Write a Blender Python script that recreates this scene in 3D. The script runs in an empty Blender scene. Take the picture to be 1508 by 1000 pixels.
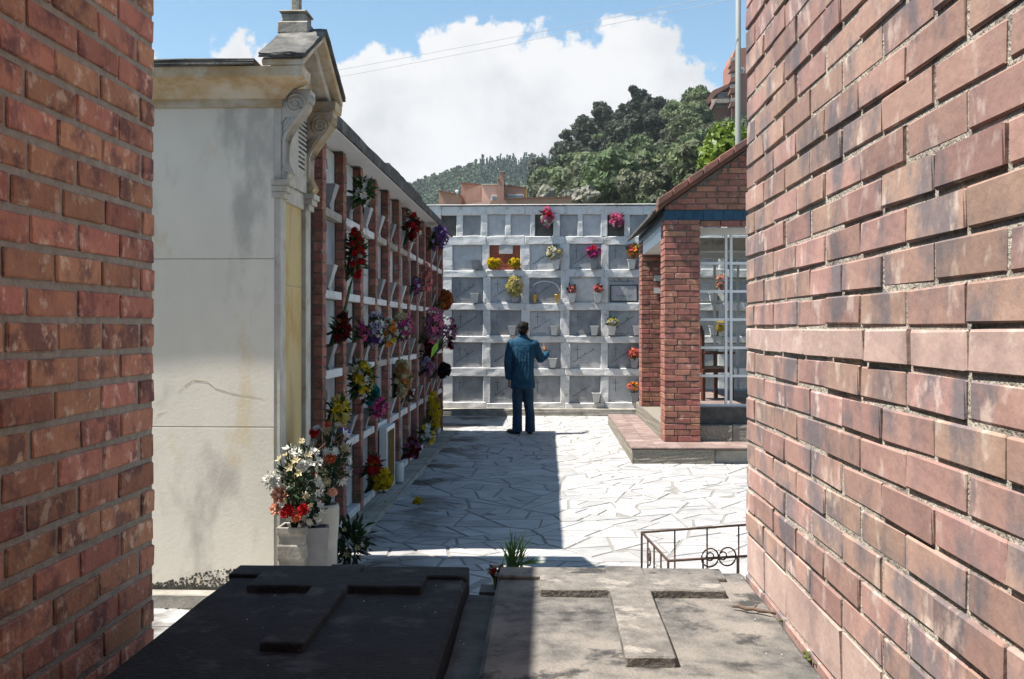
import bpy, bmesh, math, random
import numpy as np
from mathutils import Vector, Matrix, Euler

# ------------------------------------------------------------------ camera, sky, sun, exposure
sc = bpy.context.scene
COL = sc.collection
R = math.radians
F, CX, HY, VX, CH = 1466.0, 754.0, 484.0, 808.0, 1.6      # focal px, centre x, horizon y, vanishing x, eye height
YAW = math.atan((VX - CX) / F)
cam = bpy.data.cameras.new("camera")
cam.sensor_width = 36.0
cam.lens = 36.0 * F / 1508.0
cam.shift_y = -(500.0 - HY) / 1508.0
cam.clip_start = 0.05
cam.clip_end = 6000.0
camo = bpy.data.objects.new("camera", cam)
COL.objects.link(camo)
camo.location = (0, 0, CH)
camo.rotation_euler = (R(90), 0, YAW)
sc.camera = camo

HAZE = 0.00013
SUN_DX, SUN_DY = 0.51, 0.11          # metres the light travels right / away per metre of fall
sd = Vector((SUN_DX, SUN_DY, -1)).normalized()
SUN_EL = math.asin(-sd.z)
sun = bpy.data.lights.new("sun", 'SUN')
sun.energy = 5.0
sun.angle = R(0.53)
sun.color = (1.0, 0.955, 0.88)
suno = bpy.data.objects.new("sun", sun)
COL.objects.link(suno)
suno.rotation_euler = sd.to_track_quat('-Z', 'Y').to_euler()
suno.location = (-10, -2, 20)

sc.view_settings.view_transform = 'Standard'
sc.view_settings.look = 'None'
sc.view_settings.gamma = 1.0
sc.view_settings.exposure = 1.12
sc.render.film_transparent = False
sc.cycles.max_bounces = 6
sc.cycles.diffuse_bounces = 1
sc.cycles.glossy_bounces = 3
sc.cycles.transmission_bounces = 4
sc.cycles.transparent_max_bounces = 8
sc.cycles.use_denoising = True


def pdir(x, y):
    fw = Vector((-math.sin(YAW), math.cos(YAW), 0))
    rt = Vector((math.cos(YAW), math.sin(YAW), 0))
    return fw + rt * ((x - CX) / F) + Vector((0, 0, 1)) * ((HY - y) / F)


def P(x, y, Y=None, X=None, Z=None):
    """photo pixel -> point on the plane it stands on"""
    d = pdir(x, y)
    if Y is not None:
        t = Y / d.y
    elif X is not None:
        t = X / d.x
    else:
        t = (Z - CH) / d.z
    return Vector((0, 0, CH)) + d * t


# world: physical sky plus one field of cumulus described by direction
world = bpy.data.worlds.new("World")
sc.world = world
world.use_nodes = True
nt = world.node_tree
N, LK = nt.nodes, nt.links
N.clear()


def wn(t, **k):
    n = N.new(t)
    for a, b in k.items():
        setattr(n, a, b)
    return n


def wmath(op, a, b=None, c=None, clamp=False):
    n = wn('ShaderNodeMath', operation=op, use_clamp=clamp)
    for i, v in enumerate((a, b, c)):
        if v is None:
            continue
        if isinstance(v, (int, float)):
            n.inputs[i].default_value = v
        else:
            LK.new(v, n.inputs[i])
    return n.outputs[0]


sky = wn('ShaderNodeTexSky', sky_type='NISHITA')
sky.sun_disc = False
sky.sun_elevation = SUN_EL
sky.sun_rotation = math.atan2(-sd.x, -sd.y)
sky.altitude = 600
sky.air_density = 1.0
sky.dust_density = 1.0
sky.ozone_density = 0.7
SKY_STRENGTH = 0.086
tc = wn('ShaderNodeTexCoord')
nrm = wn('ShaderNodeVectorMath', operation='NORMALIZE')
LK.new(tc.outputs['Generated'], nrm.inputs[0])
wd = nrm.outputs[0]
n1 = wn('ShaderNodeTexNoise'); n1.inputs['Scale'].default_value = 7.0; n1.inputs['Detail'].default_value = 9; n1.inputs['Roughness'].default_value = 0.58
n2 = wn('ShaderNodeTexNoise'); n2.inputs['Scale'].default_value = 3.2; n2.inputs['Detail'].default_value = 6; n2.inputs['Roughness'].default_value = 0.5
n3 = wn('ShaderNodeTexNoise'); n3.inputs['Scale'].default_value = 26.0; n3.inputs['Detail'].default_value = 7; n3.inputs['Roughness'].default_value = 0.6
for n in (n1, n2, n3):
    LK.new(wd, n.inputs['Vector'])
# cumulus heaps: (photo x, photo y, radius in px)
heaps = [(600, 250, 190), (720, 200, 175), (830, 175, 155), (905, 130, 110), (950, 75, 55), (960, 170, 75),
         (560, 130, 70), (700, 95, 68), (770, 100, 68), (850, 88, 70), (640, 105, 60), (910, 80, 60), (1000, 250, 120), (310, 60, 22),
         (345, 88, 40), (400, 110, 48), (450, 160, 85), (300, 300, 200), (120, 260, 190), (1130, 320, 160)]
acc = None
for hx, hy_, hr in heaps:
    c = pdir(hx, hy_).normalized()
    vs = wn('ShaderNodeVectorMath', operation='DISTANCE')
    LK.new(wd, vs.inputs[0])
    vs.inputs[1].default_value = c
    rr = hr / F
    s = wmath('MULTIPLY_ADD', vs.outputs['Value'], -1.0 / 0.09, rr / 0.09)      # signed distance in units of 0.09 rad
    acc = s if acc is None else wmath('MAXIMUM', acc, s)
# wider broken cloud elsewhere in the sky
front = wn('ShaderNodeVectorMath', operation='DISTANCE')
LK.new(wd, front.inputs[0]); front.inputs[1].default_value = pdir(754, 200).normalized()
away = wmath('MULTIPLY_ADD', front.outputs['Value'], 2.5, -1.6, clamp=True)
wide = wmath('MULTIPLY_ADD', n2.outputs['Fac'], 9.0, -6.4)
wide = wmath('MULTIPLY_ADD', away, 3.0, wmath('SUBTRACT', wide, 3.0))
acc = wmath('MAXIMUM', acc, wide)
edge = wmath('MULTIPLY_ADD', n1.outputs['Fac'], 1.9, -0.95)
edge = wmath('MULTIPLY_ADD', n3.outputs['Fac'], 0.9, wmath('SUBTRACT', edge, 0.45))
dens = wmath('ADD', acc, edge)
cov = wn('ShaderNodeMapRange', interpolation_type='SMOOTHSTEP')
LK.new(dens, cov.inputs['Value'])
cov.inputs['From Min'].default_value = 0.0
cov.inputs['From Max'].default_value = 0.13
shade = wn('ShaderNodeMapRange', interpolation_type='SMOOTHSTEP')
inn = wmath('MULTIPLY_ADD', dens, 0.20, wmath('MULTIPLY_ADD', n2.outputs['Fac'], 1.6, wmath('MULTIPLY_ADD', n1.outputs['Fac'], 2.6, -1.95)))
LK.new(inn, shade.inputs['Value'])
shade.inputs['From Min'].default_value = -0.1
shade.inputs['From Max'].default_value = 1.05
cr = wn('ShaderNodeMix', data_type='RGBA')
LK.new(shade.outputs[0], cr.inputs['Factor'])
cr.inputs[6].default_value = (0.43, 0.43, 0.435, 1)
cr.inputs[7].default_value = (0.27, 0.28, 0.30, 1)
sm = wn('ShaderNodeVectorMath', operation='SCALE')
LK.new(sky.outputs[0], sm.inputs[0])
sm.inputs['Scale'].default_value = SKY_STRENGTH
tint = wn('ShaderNodeVectorMath', operation='MULTIPLY')
LK.new(sm.outputs[0], tint.inputs[0]); tint.inputs[1].default_value = (.87, 1.03, 1.0)
fin = wn('ShaderNodeMix', data_type='RGBA')
LK.new(cov.outputs[0], fin.inputs['Factor'])
LK.new(tint.outputs[0], fin.inputs[6])
LK.new(cr.outputs[2], fin.inputs[7])
bg = wn('ShaderNodeBackground')
LK.new(fin.outputs[2], bg.inputs['Color'])
bg.inputs['Strength'].default_value = 1.0
wo = wn('ShaderNodeOutputWorld')
LK.new(bg.outputs[0], wo.inputs['Surface'])

# ------------------------------------------------------------------ materials
MATS = {}


def stain_by_wall(m, xa, xb, col):
    t = m.node_tree; n, l = t.nodes, t.links; b = n['Principled BSDF']
    src = b.inputs['Base Color'].links[0].from_socket
    g = n.new('ShaderNodeNewGeometry'); sx = n.new('ShaderNodeSeparateXYZ'); l.new(g.outputs['Position'], sx.inputs[0])
    mr = n.new('ShaderNodeMapRange'); mr.interpolation_type = 'SMOOTHSTEP'; mr.inputs['From Min'].default_value = xb; mr.inputs['From Max'].default_value = xa; l.new(sx.outputs[0], mr.inputs['Value'])
    z = n.new('ShaderNodeTexNoise'); z.inputs['Scale'].default_value = 1.5; z.inputs['Detail'].default_value = 6; l.new(g.outputs['Position'], z.inputs['Vector'])
    m2 = n.new('ShaderNodeMapRange'); m2.interpolation_type = 'SMOOTHSTEP'; m2.inputs['From Min'].default_value = .47; m2.inputs['From Max'].default_value = .60; l.new(z.outputs['Fac'], m2.inputs['Value'])
    mu = n.new('ShaderNodeMath'); mu.operation = 'MULTIPLY'; l.new(mr.outputs[0], mu.inputs[0]); l.new(m2.outputs[0], mu.inputs[1])
    mx = n.new('ShaderNodeMix'); mx.data_type = 'RGBA'; l.new(mu.outputs[0], mx.inputs['Factor']); l.new(src, mx.inputs[6]); mx.inputs[7].default_value = (*col, 1)
    l.new(mx.outputs[2], b.inputs['Base Color'])


def M(name, c1, c2=None, scale=6.0, rough=0.85, bump=0.25, bscale=60.0, c3=None, s3=1.2, t3=0.55, w3=0.12, rnd=0.0,
      hue=0.0, spec=0.3, bdist=0.004, metal=0.0, sub=0.0, lo=0.35, hi=0.65, detail=6, stretch=None, c4=None, s4=14.0, t4=0.62):
    m = bpy.data.materials.new(name)
    m.use_nodes = True
    t = m.node_tree
    n, l = t.nodes, t.links
    b = n['Principled BSDF']
    geo = n.new('ShaderNodeNewGeometry')
    pos = geo.outputs['Position']
    if stretch:
        mp = n.new('ShaderNodeVectorMath'); mp.operation = 'MULTIPLY'
        l.new(pos, mp.inputs[0]); mp.inputs[1].default_value = stretch
        spos = mp.outputs[0]
    else:
        spos = pos
    c2 = c2 or tuple(v * 0.75 for v in c1)
    nz = n.new('ShaderNodeTexNoise'); nz.inputs['Scale'].default_value = scale
    nz.inputs['Detail'].default_value = detail; nz.inputs['Roughness'].default_value = 0.6
    l.new(spos, nz.inputs['Vector'])
    rp = n.new('ShaderNodeValToRGB')
    rp.color_ramp.elements[0].position = lo; rp.color_ramp.elements[0].color = (*c1, 1)
    rp.color_ramp.elements[1].position = hi; rp.color_ramp.elements[1].color = (*c2, 1)
    l.new(nz.outputs['Fac'], rp.inputs['Fac'])
    col = rp.outputs['Color']

    def layer(col, c, s, th, w):
        z = n.new('ShaderNodeTexNoise'); z.inputs['Scale'].default_value = s; z.inputs['Detail'].default_value = 7
        z.inputs['Roughness'].default_value = 0.62
        l.new(spos, z.inputs['Vector'])
        mr = n.new('ShaderNodeMapRange'); mr.interpolation_type = 'SMOOTHSTEP'
        mr.inputs['From Min'].default_value = th - w; mr.inputs['From Max'].default_value = th + w
        l.new(z.outputs['Fac'], mr.inputs['Value'])
        mx = n.new('ShaderNodeMix'); mx.data_type = 'RGBA'
        l.new(mr.outputs[0], mx.inputs['Factor']); l.new(col, mx.inputs[6]); mx.inputs[7].default_value = (*c, 1)
        return mx.outputs[2]
    if c3:
        col = layer(col, c3, s3, t3, w3)
    if c4:
        col = layer(col, c4, s4, t4, 0.06)
    if rnd or hue:
        oi = n.new('ShaderNodeObjectInfo')
        hs = n.new('ShaderNodeHueSaturation')
        mr = n.new('ShaderNodeMapRange')
        mr.inputs['To Min'].default_value = 1 - rnd; mr.inputs['To Max'].default_value = 1 + rnd
        l.new(oi.outputs['Random'], mr.inputs['Value']); l.new(mr.outputs[0], hs.inputs['Value'])
        if hue:
            f1 = n.new('ShaderNodeMath'); f1.operation = 'MULTIPLY'; f1.inputs[1].default_value = 7.31
            l.new(oi.outputs['Random'], f1.inputs[0])
            f2 = n.new('ShaderNodeMath'); f2.operation = 'FRACT'; l.new(f1.outputs[0], f2.inputs[0])
            m2 = n.new('ShaderNodeMapRange'); m2.inputs['To Min'].default_value = 0.5 - hue; m2.inputs['To Max'].default_value = 0.5 + hue
            l.new(f2.outputs[0], m2.inputs['Value']); l.new(m2.outputs[0], hs.inputs['Hue'])
        l.new(col, hs.inputs['Color'])
        col = hs.outputs['Color']
    l.new(col, b.inputs['Base Color'])
    b.inputs['Roughness'].default_value = rough
    b.inputs['Specular IOR Level'].default_value = spec
    b.inputs['Metallic'].default_value = metal
    if sub:
        # thin leaves and petals let some light through
        tr = n.new('ShaderNodeBsdfTranslucent'); l.new(col, tr.inputs['Color'])
        ms = n.new('ShaderNodeMixShader'); ms.inputs[0].default_value = sub
        l.new(b.outputs[0], ms.inputs[1]); l.new(tr.outputs[0], ms.inputs[2])
        l.new(ms.outputs[0], n['Material Output'].inputs['Surface'])
    if bump:
        z = n.new('ShaderNodeTexNoise'); z.inputs['Scale'].default_value = bscale; z.inputs['Detail'].default_value = 5
        l.new(pos, z.inputs['Vector'])
        bp = n.new('ShaderNodeBump'); bp.inputs['Strength'].default_value = bump; bp.inputs['Distance'].default_value = bdist
        l.new(z.outputs['Fac'], bp.inputs['Height']); l.new(bp.outputs[0], b.inputs['Normal'])
    MATS[name] = m
    return m


M('brick_pale', (.375, .235, .19), (.30, .185, .155), scale=9, c3=(.165, .135, .14), s3=6.0, t3=.54, w3=.09, rnd=.2, hue=.014, bump=.5, bscale=45, bdist=.004, rough=.85, c4=(.47, .36, .31), s4=11, t4=.61, stretch=(1, 1, .7))
M('brick_pink', (.47, .335, .29), (.40, .28, .245), scale=10, rnd=.1, bump=.4, bscale=50, bdist=.004, c3=(.31, .22, .195), s3=6, t3=.58, c4=(.55, .45, .40), s4=9, t4=.62)
M('brick_orange', (.49, .225, .14), (.38, .165, .115), scale=16, detail=9, c3=(.20, .095, .08), s3=8, t3=.56, w3=.08, rnd=.28, hue=.014, bump=1.0, bscale=70, bdist=.005, c4=(.60, .40, .30), s4=17, t4=.60)
M('brick_red', (.35, .15, .11), (.28, .115, .085), scale=16, c3=(.17, .09, .075), s3=8, t3=.58, rnd=.24, hue=.014, bump=.4, bscale=80, c4=(.46, .29, .23), s4=9, t4=.63)
M('brick_far', (.42, .255, .19), (.36, .21, .155), scale=1.2, bump=0, c3=(.30, .18, .14), s3=.35)
M('mortar_sand', (.46, .41, .345), (.30, .265, .22), scale=26, bump=1.0, bscale=120, bdist=.008, c3=(.12, .105, .09), s3=9, t3=.60)
M('mortar_grey', (.42, .38, .325), (.31, .275, .235), scale=24, bump=1.0, bscale=150, bdist=.008)
M('mortar_dark', (.20, .17, .14), (.13, .11, .09), scale=24, bump=.6, bscale=120)
M('plaster_cream', (.83, .765, .65), (.74, .685, .585), scale=2.6, detail=10, bump=.2, bscale=55, c3=(.53, .49, .425), s3=2.1, t3=.58, w3=.07, c4=(.72, .60, .41), s4=3.2, t4=.62, stretch=(1, 1, .45))
M('plaster_base', (.05, .047, .04), (.10, .093, .08), scale=26, bump=.3)
M('plaster_white', (.68, .67, .66), (.57, .56, .545), scale=7, bump=.6, bscale=35, bdist=.008, c3=(.40, .38, .35), s3=4.5, t3=.62, w3=.07, c4=(.28, .26, .23), s4=11, t4=.69)
M('stone_yellow', (.62, .47, .22), (.56, .44, .25), scale=4, bump=.3, c3=(.50, .31, .10), s3=3.5, t3=.58, stretch=(1, 1, .5))
M('stone_brown', (.42, .28, .14), (.56, .45, .30), scale=7, bump=.4, c3=(.62, .56, .46), s3=5)
M('stone_white', (.58, .545, .48), (.48, .44, .375), scale=9, bump=.35, bscale=70, c3=(.38, .32, .23), s3=5, t3=.60)
M('roof_dark', (.045, .043, .042), (.12, .115, .105), scale=9, bump=.8, bscale=40, bdist=.01, c3=(.20, .19, .17), s3=4, t3=.62)
M('concrete', (.40, .37, .32), (.30, .275, .235), scale=9, bump=.6, bscale=60, c3=(.17, .155, .13), s3=3, t3=.6)
M('concrete_dark', (.115, .11, .10), (.065, .062, .058), scale=12, bump=.8, bscale=50)
M('pebbledash', (.30, .27, .22), (.16, .145, .12), scale=55, bump=1.0, bscale=80, bdist=.01)
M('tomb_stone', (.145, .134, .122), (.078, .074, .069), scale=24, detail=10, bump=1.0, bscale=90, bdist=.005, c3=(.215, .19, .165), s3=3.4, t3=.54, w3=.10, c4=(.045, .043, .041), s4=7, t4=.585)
M('tomb_shade_tone', (.024, .0235, .025), (.013, .013, .0145), scale=18, bump=.9, bscale=80, bdist=.005, c3=(.062, .059, .058), s3=6, t3=.59, w3=.07)  # left tomb's stone, with the shade it lies in darkened into the colour
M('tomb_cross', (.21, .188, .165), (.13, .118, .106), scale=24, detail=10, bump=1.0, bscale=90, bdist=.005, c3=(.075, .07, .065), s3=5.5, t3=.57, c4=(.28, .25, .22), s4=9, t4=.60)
FLAG = M('flagstone', (.41, .397, .39), (.325, .318, .314), scale=5, rnd=.15, bump=.35, bscale=45, bdist=.004, rough=.62, spec=.4, c3=(.28, .28, .287), s3=2.3, t3=.60, c4=(.40, .375, .345), s4=13, t4=.62)
M('paving_joint', (.27, .255, .235), (.20, .19, .175), scale=20, bump=.8, bscale=90)
M('earth', (.20, .16, .11), (.12, .11, .06), scale=.2, bump=.5, bscale=2)
M('hill_soil', (.09, .095, .045), (.13, .115, .065), scale=.12, bump=0, c3=(.32, .28, .22), s3=.045, t3=.66, w3=.03)
M('rock', (.27, .25, .21), (.16, .15, .125), scale=.9, bump=1, bscale=2.2, bdist=.4, c3=(.10, .105, .06), s3=.8, t3=.54)
M('marble_grey', (.33, .335, .345), (.245, .25, .262), scale=9, bump=.2, rough=.6, rnd=.18, c3=(.41, .415, .425), s3=4, t3=.58, stretch=(1, 1, .6), c4=(.15, .152, .158), s4=14, t4=.67)
M('marble_pale', (.50, .50, .50), (.42, .42, .425), scale=9, bump=.2, rough=.6, rnd=.1, c3=(.34, .34, .34), s3=5, t3=.62)
M('marble_vase', (.27, .275, .285), (.20, .205, .215), scale=12, bump=.15, rough=.5, rnd=.25)
M('vase_white', (.60, .595, .57), (.50, .495, .475), scale=12, bump=.2, rough=.6)
M('plaque_black', (.03, .034, .036), (.055, .06, .06), scale=10, bump=.1, rough=.3, spec=.5)
M('plaque_brick', (.36, .10, .055), (.28, .08, .05), scale=14, bump=.4)
M('carving', (.055, .055, .06), (.09, .09, .095), scale=40, bump=0)
M('brass', (.55, .36, .10), (.45, .28, .07), scale=20, bump=.1, rough=.35, metal=.7)
M('tile_blue', (.012, .045, .085), (.02, .065, .11), scale=8, bump=.05, rough=.25, spec=.5, rnd=.2)
M('tile_red', (.235, .165, .145), (.185, .125, .108), scale=8, bump=.3, rough=.7, rnd=.14, c3=(.30, .235, .21), s3=5)
M('roof_tile', (.27, .118, .088), (.19, .088, .068), scale=7, bump=.4, c3=(.12, .08, .068), s3=3, rnd=.18)
M('white_paint', (.78, .78, .77), (.72, .72, .71), scale=9, bump=.1, rough=.5)
M('iron', (.035, .02, .014), (.075, .035, .02), scale=60, bump=.4, rough=.7, spec=.4)
M('wood_red', (.16, .04, .022), (.11, .028, .018), scale=14, bump=.2, rough=.4, stretch=(1, 1, .2))
M('wood_tan', (.46, .29, .18), (.38, .23, .14), scale=12, bump=.2, rough=.5)
M('bark', (.15, .095, .065), (.09, .06, .042), scale=30, bump=.7, bscale=60)
M('trunk', (.10, .075, .05), (.06, .045, .032), scale=5, bump=.4, bscale=12)
M('leaf_hill', (.115, .145, .060), (.065, .090, .040), scale=.35, bump=0, rnd=.35, hue=.02, sub=.25, rough=.7)
M('leaf_euc', (.062, .078, .050), (.038, .050, .034), scale=.35, bump=0, rnd=.30, hue=.015, sub=.2, rough=.7)
M('leaf_pale', (.155, .165, .098), (.098, .112, .066), scale=.35, bump=0, rnd=.3, hue=.02, sub=.25, rough=.7)
M('leaf_bright', (.17, .235, .03), (.075, .125, .014), scale=3.5, bump=0, rnd=.1, sub=.3, rough=.5)
M('leaf_pine', (.045, .085, .060), (.028, .055, .040), scale=.1, bump=0, rough=.8)
M('leaf_far', (.085, .125, .065), (.055, .085, .046), scale=.08, bump=0, rough=.8)
M('leaf_bouquet', (.045, .10, .025), (.022, .055, .016), scale=30, bump=0, sub=.25, rough=.5)
M('leaf_dark', (.034, .066, .026), (.018, .040, .016), scale=30, bump=0, sub=.2, rough=.5)
M('leaf_grass', (.10, .19, .055), (.05, .115, .035), scale=20, bump=0, sub=.3, rough=.5)
M('leaf_lime', (.30, .62, .10), (.22, .52, .07), scale=10, bump=0, sub=.3)
M('moss', (.10, .11, .03), (.05, .055, .02), scale=60, bump=.8, bscale=200)
M('pole_metal', (.24, .25, .235), (.18, .19, .18), scale=3, bump=.1, rough=.6, stretch=(1, 1, .1))
M('wire', (.42, .42, .43), bump=0)
M('render_pink', (.62, .40, .33), (.56, .36, .30), scale=.8, bump=0)
M('window_dark', (.10, .12, .14), (.16, .18, .20), scale=.6, bump=0, rough=.15, spec=.6)
M('cloth_blue', (.026, .080, .135), (.016, .052, .092), scale=12, bump=.8, bscale=26, bdist=.015, rough=.9, spec=.05)
M('denim', (.020, .045, .085), (.035, .065, .105), scale=9, bump=.5, bscale=30, bdist=.010, rough=.9, spec=.1)
M('skin', (.36, .18, .115), (.32, .15, .095), scale=20, bump=.05, rough=.5)
M('hair', (.008, .007, .006), (.014, .011, .010), scale=90, bump=.8, bscale=160, rough=.7, spec=.1)
M('shoe', (.014, .012, .011), (.025, .02, .018), scale=20, bump=.1, rough=.4)
FC = {'red': (.50, .012, .016), 'darkred': (.14, .008, .012), 'white': (.78, .76, .68), 'cream': (.70, .60, .36), 'yellow': (.80, .55, .02),
      'paleyellow': (.78, .66, .22), 'orange': (.75, .24, .035), 'rust': (.38, .10, .03), 'pink': (.72, .16, .30), 'magenta': (.55, .045, .24), 'coral': (.80, .26, .24),
      'peach': (.90, .46, .32), 'purple': (.13, .055, .24), 'lavender': (.46, .40, .58), 'mauve': (.32, .10, .22), 'blue': (.10, .09, .50),
      'teal': (.01, .20, .22), 'black': (.012, .010, .014), 'salmon': (.80, .17, .08), 'tan': (.55, .30, .11), 'brown': (.25, .10, .035)}
for k_, v_ in FC.items():
    M('petal_' + k_, v_, tuple(c * .7 for c in v_), scale=40, bump=0, rough=.6, sub=.2, spec=.15, rnd=.12)
stain_by_wall(FLAG, -1.35, -.55, (.075, .066, .058))          # spilt water and leaf litter below the vases
gm = bpy.data.materials.new('glass'); gm.use_nodes = True
gt = gm.node_tree; gb = gt.nodes['Principled BSDF']
tr_ = gt.nodes.new('ShaderNodeBsdfTransparent'); gl_ = gt.nodes.new('ShaderNodeBsdfGlossy'); mx_ = gt.nodes.new('ShaderNodeMixShader')
fr_ = gt.nodes.new('ShaderNodeFresnel'); fr_.inputs[0].default_value = 1.5
tr_.inputs[0].default_value = (.93, .95, .95, 1); gl_.inputs['Roughness'].default_value = .02
gt.links.new(fr_.outputs[0], mx_.inputs[0]); gt.links.new(tr_.outputs[0], mx_.inputs[1]); gt.links.new(gl_.outputs[0], mx_.inputs[2])
gt.links.new(mx_.outputs[0], gt.nodes['Material Output'].inputs['Surface'])
MATS['glass'] = gm

# ------------------------------------------------------------------ helpers
WM = {}


def link(o, parent=None, mw=None):
    COL.objects.link(o)
    mw = mw or Matrix.Identity(4)
    WM[o.name] = mw
    o.matrix_basis = mw
    if parent is not None:
        o.parent = parent
        o.matrix_parent_inverse = WM[parent.name].inverted()
    return o


def tag(o, label=None, cat=None, group=None, kind=None):
    if label: o['label'] = label
    if cat: o['category'] = cat
    if group: o['group'] = group
    if kind: o['kind'] = kind
    return o


def thing(name, label, cat, loc=(0, 0, 0), group=None):
    o = bpy.data.objects.new(name, None)
    o.empty_display_size = .1
    link(o, None, Matrix.Translation(Vector(loc)))
    return tag(o, label, cat, group)


def inst(name, mesh, parent, mw):
    return link(bpy.data.objects.new(name, mesh), parent, mw)


class MB:
    def __init__(s):
        s.v = []; s.f = []

    def add(s, vs, fs, mat=None):
        b = len(s.v)
        s.v.extend([(mat @ Vector(v)) if mat else Vector(v) for v in vs])
        s.f.extend([tuple(i + b for i in f) for f in fs])
        return s

    def box(s, x0, x1, y0, y1, z0, z1, mat=None):
        vs = [(x0, y0, z0), (x1, y0, z0), (x1, y1, z0), (x0, y1, z0), (x0, y0, z1), (x1, y0, z1), (x1, y1, z1), (x0, y1, z1)]
        return s.add(vs, [(0, 3, 2, 1), (4, 5, 6, 7), (0, 1, 5, 4), (1, 2, 6, 5), (2, 3, 7, 6), (3, 0, 4, 7)], mat)

    def prism(s, poly, a, b, axis='y', mat=None):
        """poly of 2D points extruded between a and b along axis"""
        n = len(poly)
        def mk(p, t):
            if axis == 'y': return (p[0], t, p[1])
            if axis == 'x': return (t, p[0], p[1])
            return (p[0], p[1], t)
        vs = [mk(p, a) for p in poly] + [mk(p, b) for p in poly]
        fs = [tuple(range(n))[::-1], tuple(range(n, 2 * n))]
        for i in range(n):
            j = (i + 1) % n
            fs.append((i, j, n + j, n + i))
        return s.add(vs, fs, mat)

    def rings(s, rings, cap=True):
        b = len(s.v); n = len(rings[0])
        for r in rings: s.v.extend(Vector(p) for p in r)
        for k in range(len(rings) - 1):
            for i in range(n):
                j = (i + 1) % n
                s.f.append((b + k * n + i, b + k * n + j, b + (k + 1) * n + j, b + (k + 1) * n + i))
        if cap:
            s.f.append(tuple(b + i for i in range(n))[::-1])
            s.f.append(tuple(b + (len(rings) - 1) * n + i for i in range(n)))
        return s

    def tube(s, pts, rad, n=6):
        pts = [Vector(p) for p in pts]
        if isinstance(rad, (int, float)): rad = [rad] * len(pts)
        rs = []
        for i, p in enumerate(pts):
            t = (pts[min(i + 1, len(pts) - 1)] - pts[max(i - 1, 0)])
            if t.length < 1e-9: t = Vector((0, 0, 1))
            t.normalize()
            a = t.cross(Vector((0, 0, 1)) if abs(t.z) < .9 else Vector((1, 0, 0))).normalized()
            c = t.cross(a)
            rs.append([p + (a * math.cos(2 * math.pi * k / n) + c * math.sin(2 * math.pi * k / n)) * rad[i] for k in range(n)])
        return s.rings(rs)

    def lathe(s, prof, c, n=20):
        return s.rings([[(c[0] + r * math.cos(2 * math.pi * k / n), c[1] + r * math.sin(2 * math.pi * k / n), c[2] + z) for k in range(n)] for r, z in prof])

    def ellipse(s, c, rx, ry, rz, n=12, m=8, mat=None):
        vs = []; fs = []
        rg = []
        for i in range(1, m):
            a = math.pi * i / m
            rg.append([Vector((c[0] + rx * math.sin(a) * math.cos(2 * math.pi * k / n), c[1] + ry * math.sin(a) * math.sin(2 * math.pi * k / n), c[2] - rz * math.cos(a))) for k in range(n)])
        if mat: rg = [[mat @ p for p in r] for r in rg]
        return s.rings(rg)

    def mesh(s, name, mat=None, smooth=False):
        me = bpy.data.meshes.new(name)
        me.from_pydata([tuple(v) for v in s.v], [], s.f)
        bm = bmesh.new(); bm.from_mesh(me)
        bmesh.ops.recalc_face_normals(bm, faces=bm.faces)
        bm.to_mesh(me); bm.free()
        if smooth:
            me.polygons.foreach_set('use_smooth', [True] * len(me.polygons))
        if mat: me.materials.append(MATS[mat])
        return me

    def build(s, name, mat, parent=None, smooth=False, bevel=0.0, origin=None, rough=0.0, cuts=0, seed=0):
        me = s.mesh(name, mat, smooth)
        if bevel or rough:
            bm = bmesh.new(); bm.from_mesh(me)
            if bevel:
                bmesh.ops.bevel(bm, geom=[e for e in bm.edges if e.is_manifold and e.calc_face_angle(0) > .5], offset=bevel, segments=1, affect='EDGES', clamp_overlap=True)
            if rough:
                if cuts: bmesh.ops.subdivide_edges(bm, edges=bm.edges[:], cuts=cuts, use_grid_fill=True)
                rg = random.Random(seed + len(bm.verts))
                for v in bm.verts: v.co += Vector((rg.uniform(-1, 1), rg.uniform(-1, 1), rg.uniform(-1, 1))) * rough
            bm.to_mesh(me); bm.free()
        o = bpy.data.objects.new(name, me)
        if origin is not None:
            me.transform(Matrix.Translation(-Vector(origin)))
            return link(o, parent, Matrix.Translation(Vector(origin)))
        return link(o, parent)


def smoothstep(a, b, x):
    t = min(1, max(0, (x - a) / (b - a)))
    return t * t * (3 - 2 * t)


def noisy(o, cuts, amt, scale, seed=0):
    """gentle unevenness of old stone"""
    from mathutils import noise
    bm = bmesh.new(); bm.from_mesh(o.data)
    bmesh.ops.triangulate(bm, faces=[f for f in bm.faces if len(f.verts) > 4])
    bmesh.ops.subdivide_edges(bm, edges=bm.edges[:], cuts=cuts, use_grid_fill=True)
    for v in bm.verts:
        q = v.co * scale + Vector((seed, seed * 2, 0))
        v.co += Vector(noise.noise_vector(q)) * amt
    bm.to_mesh(o.data); bm.free()


# ------------------------------------------------------------------ ground, hills
MB().box(-3500, 3500, -400, 4500, -2.0, -.05).build('ground', 'earth')['kind'] = 'structure'


def lerp_prof(prof, x):
    if x <= prof[0][0]: return prof[0][1]
    for (a, b), (c, d) in zip(prof, prof[1:]):
        if x <= c: return b + (d - b) * (x - a) / (c - a)
    return prof[-1][1]


NEAR = [(-900, 330), (300, 325), (600, 318), (700, 305), (775, 298), (812, 282), (832, 258), (870, 234), (905, 213), (935, 198), (965, 196), (1010, 176), (1045, 163), (1100, 142), (1250, 105), (1500, 70), (2600, 50)]
FAR = [(-1600, 320), (200, 318), (520, 310), (575, 290), (605, 277), (640, 267), (680, 253), (703, 247), (745, 249), (792, 245), (825, 252), (900, 262), (1100, 270), (2600, 290)]
RN, RF = 270.0, 900.0


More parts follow.
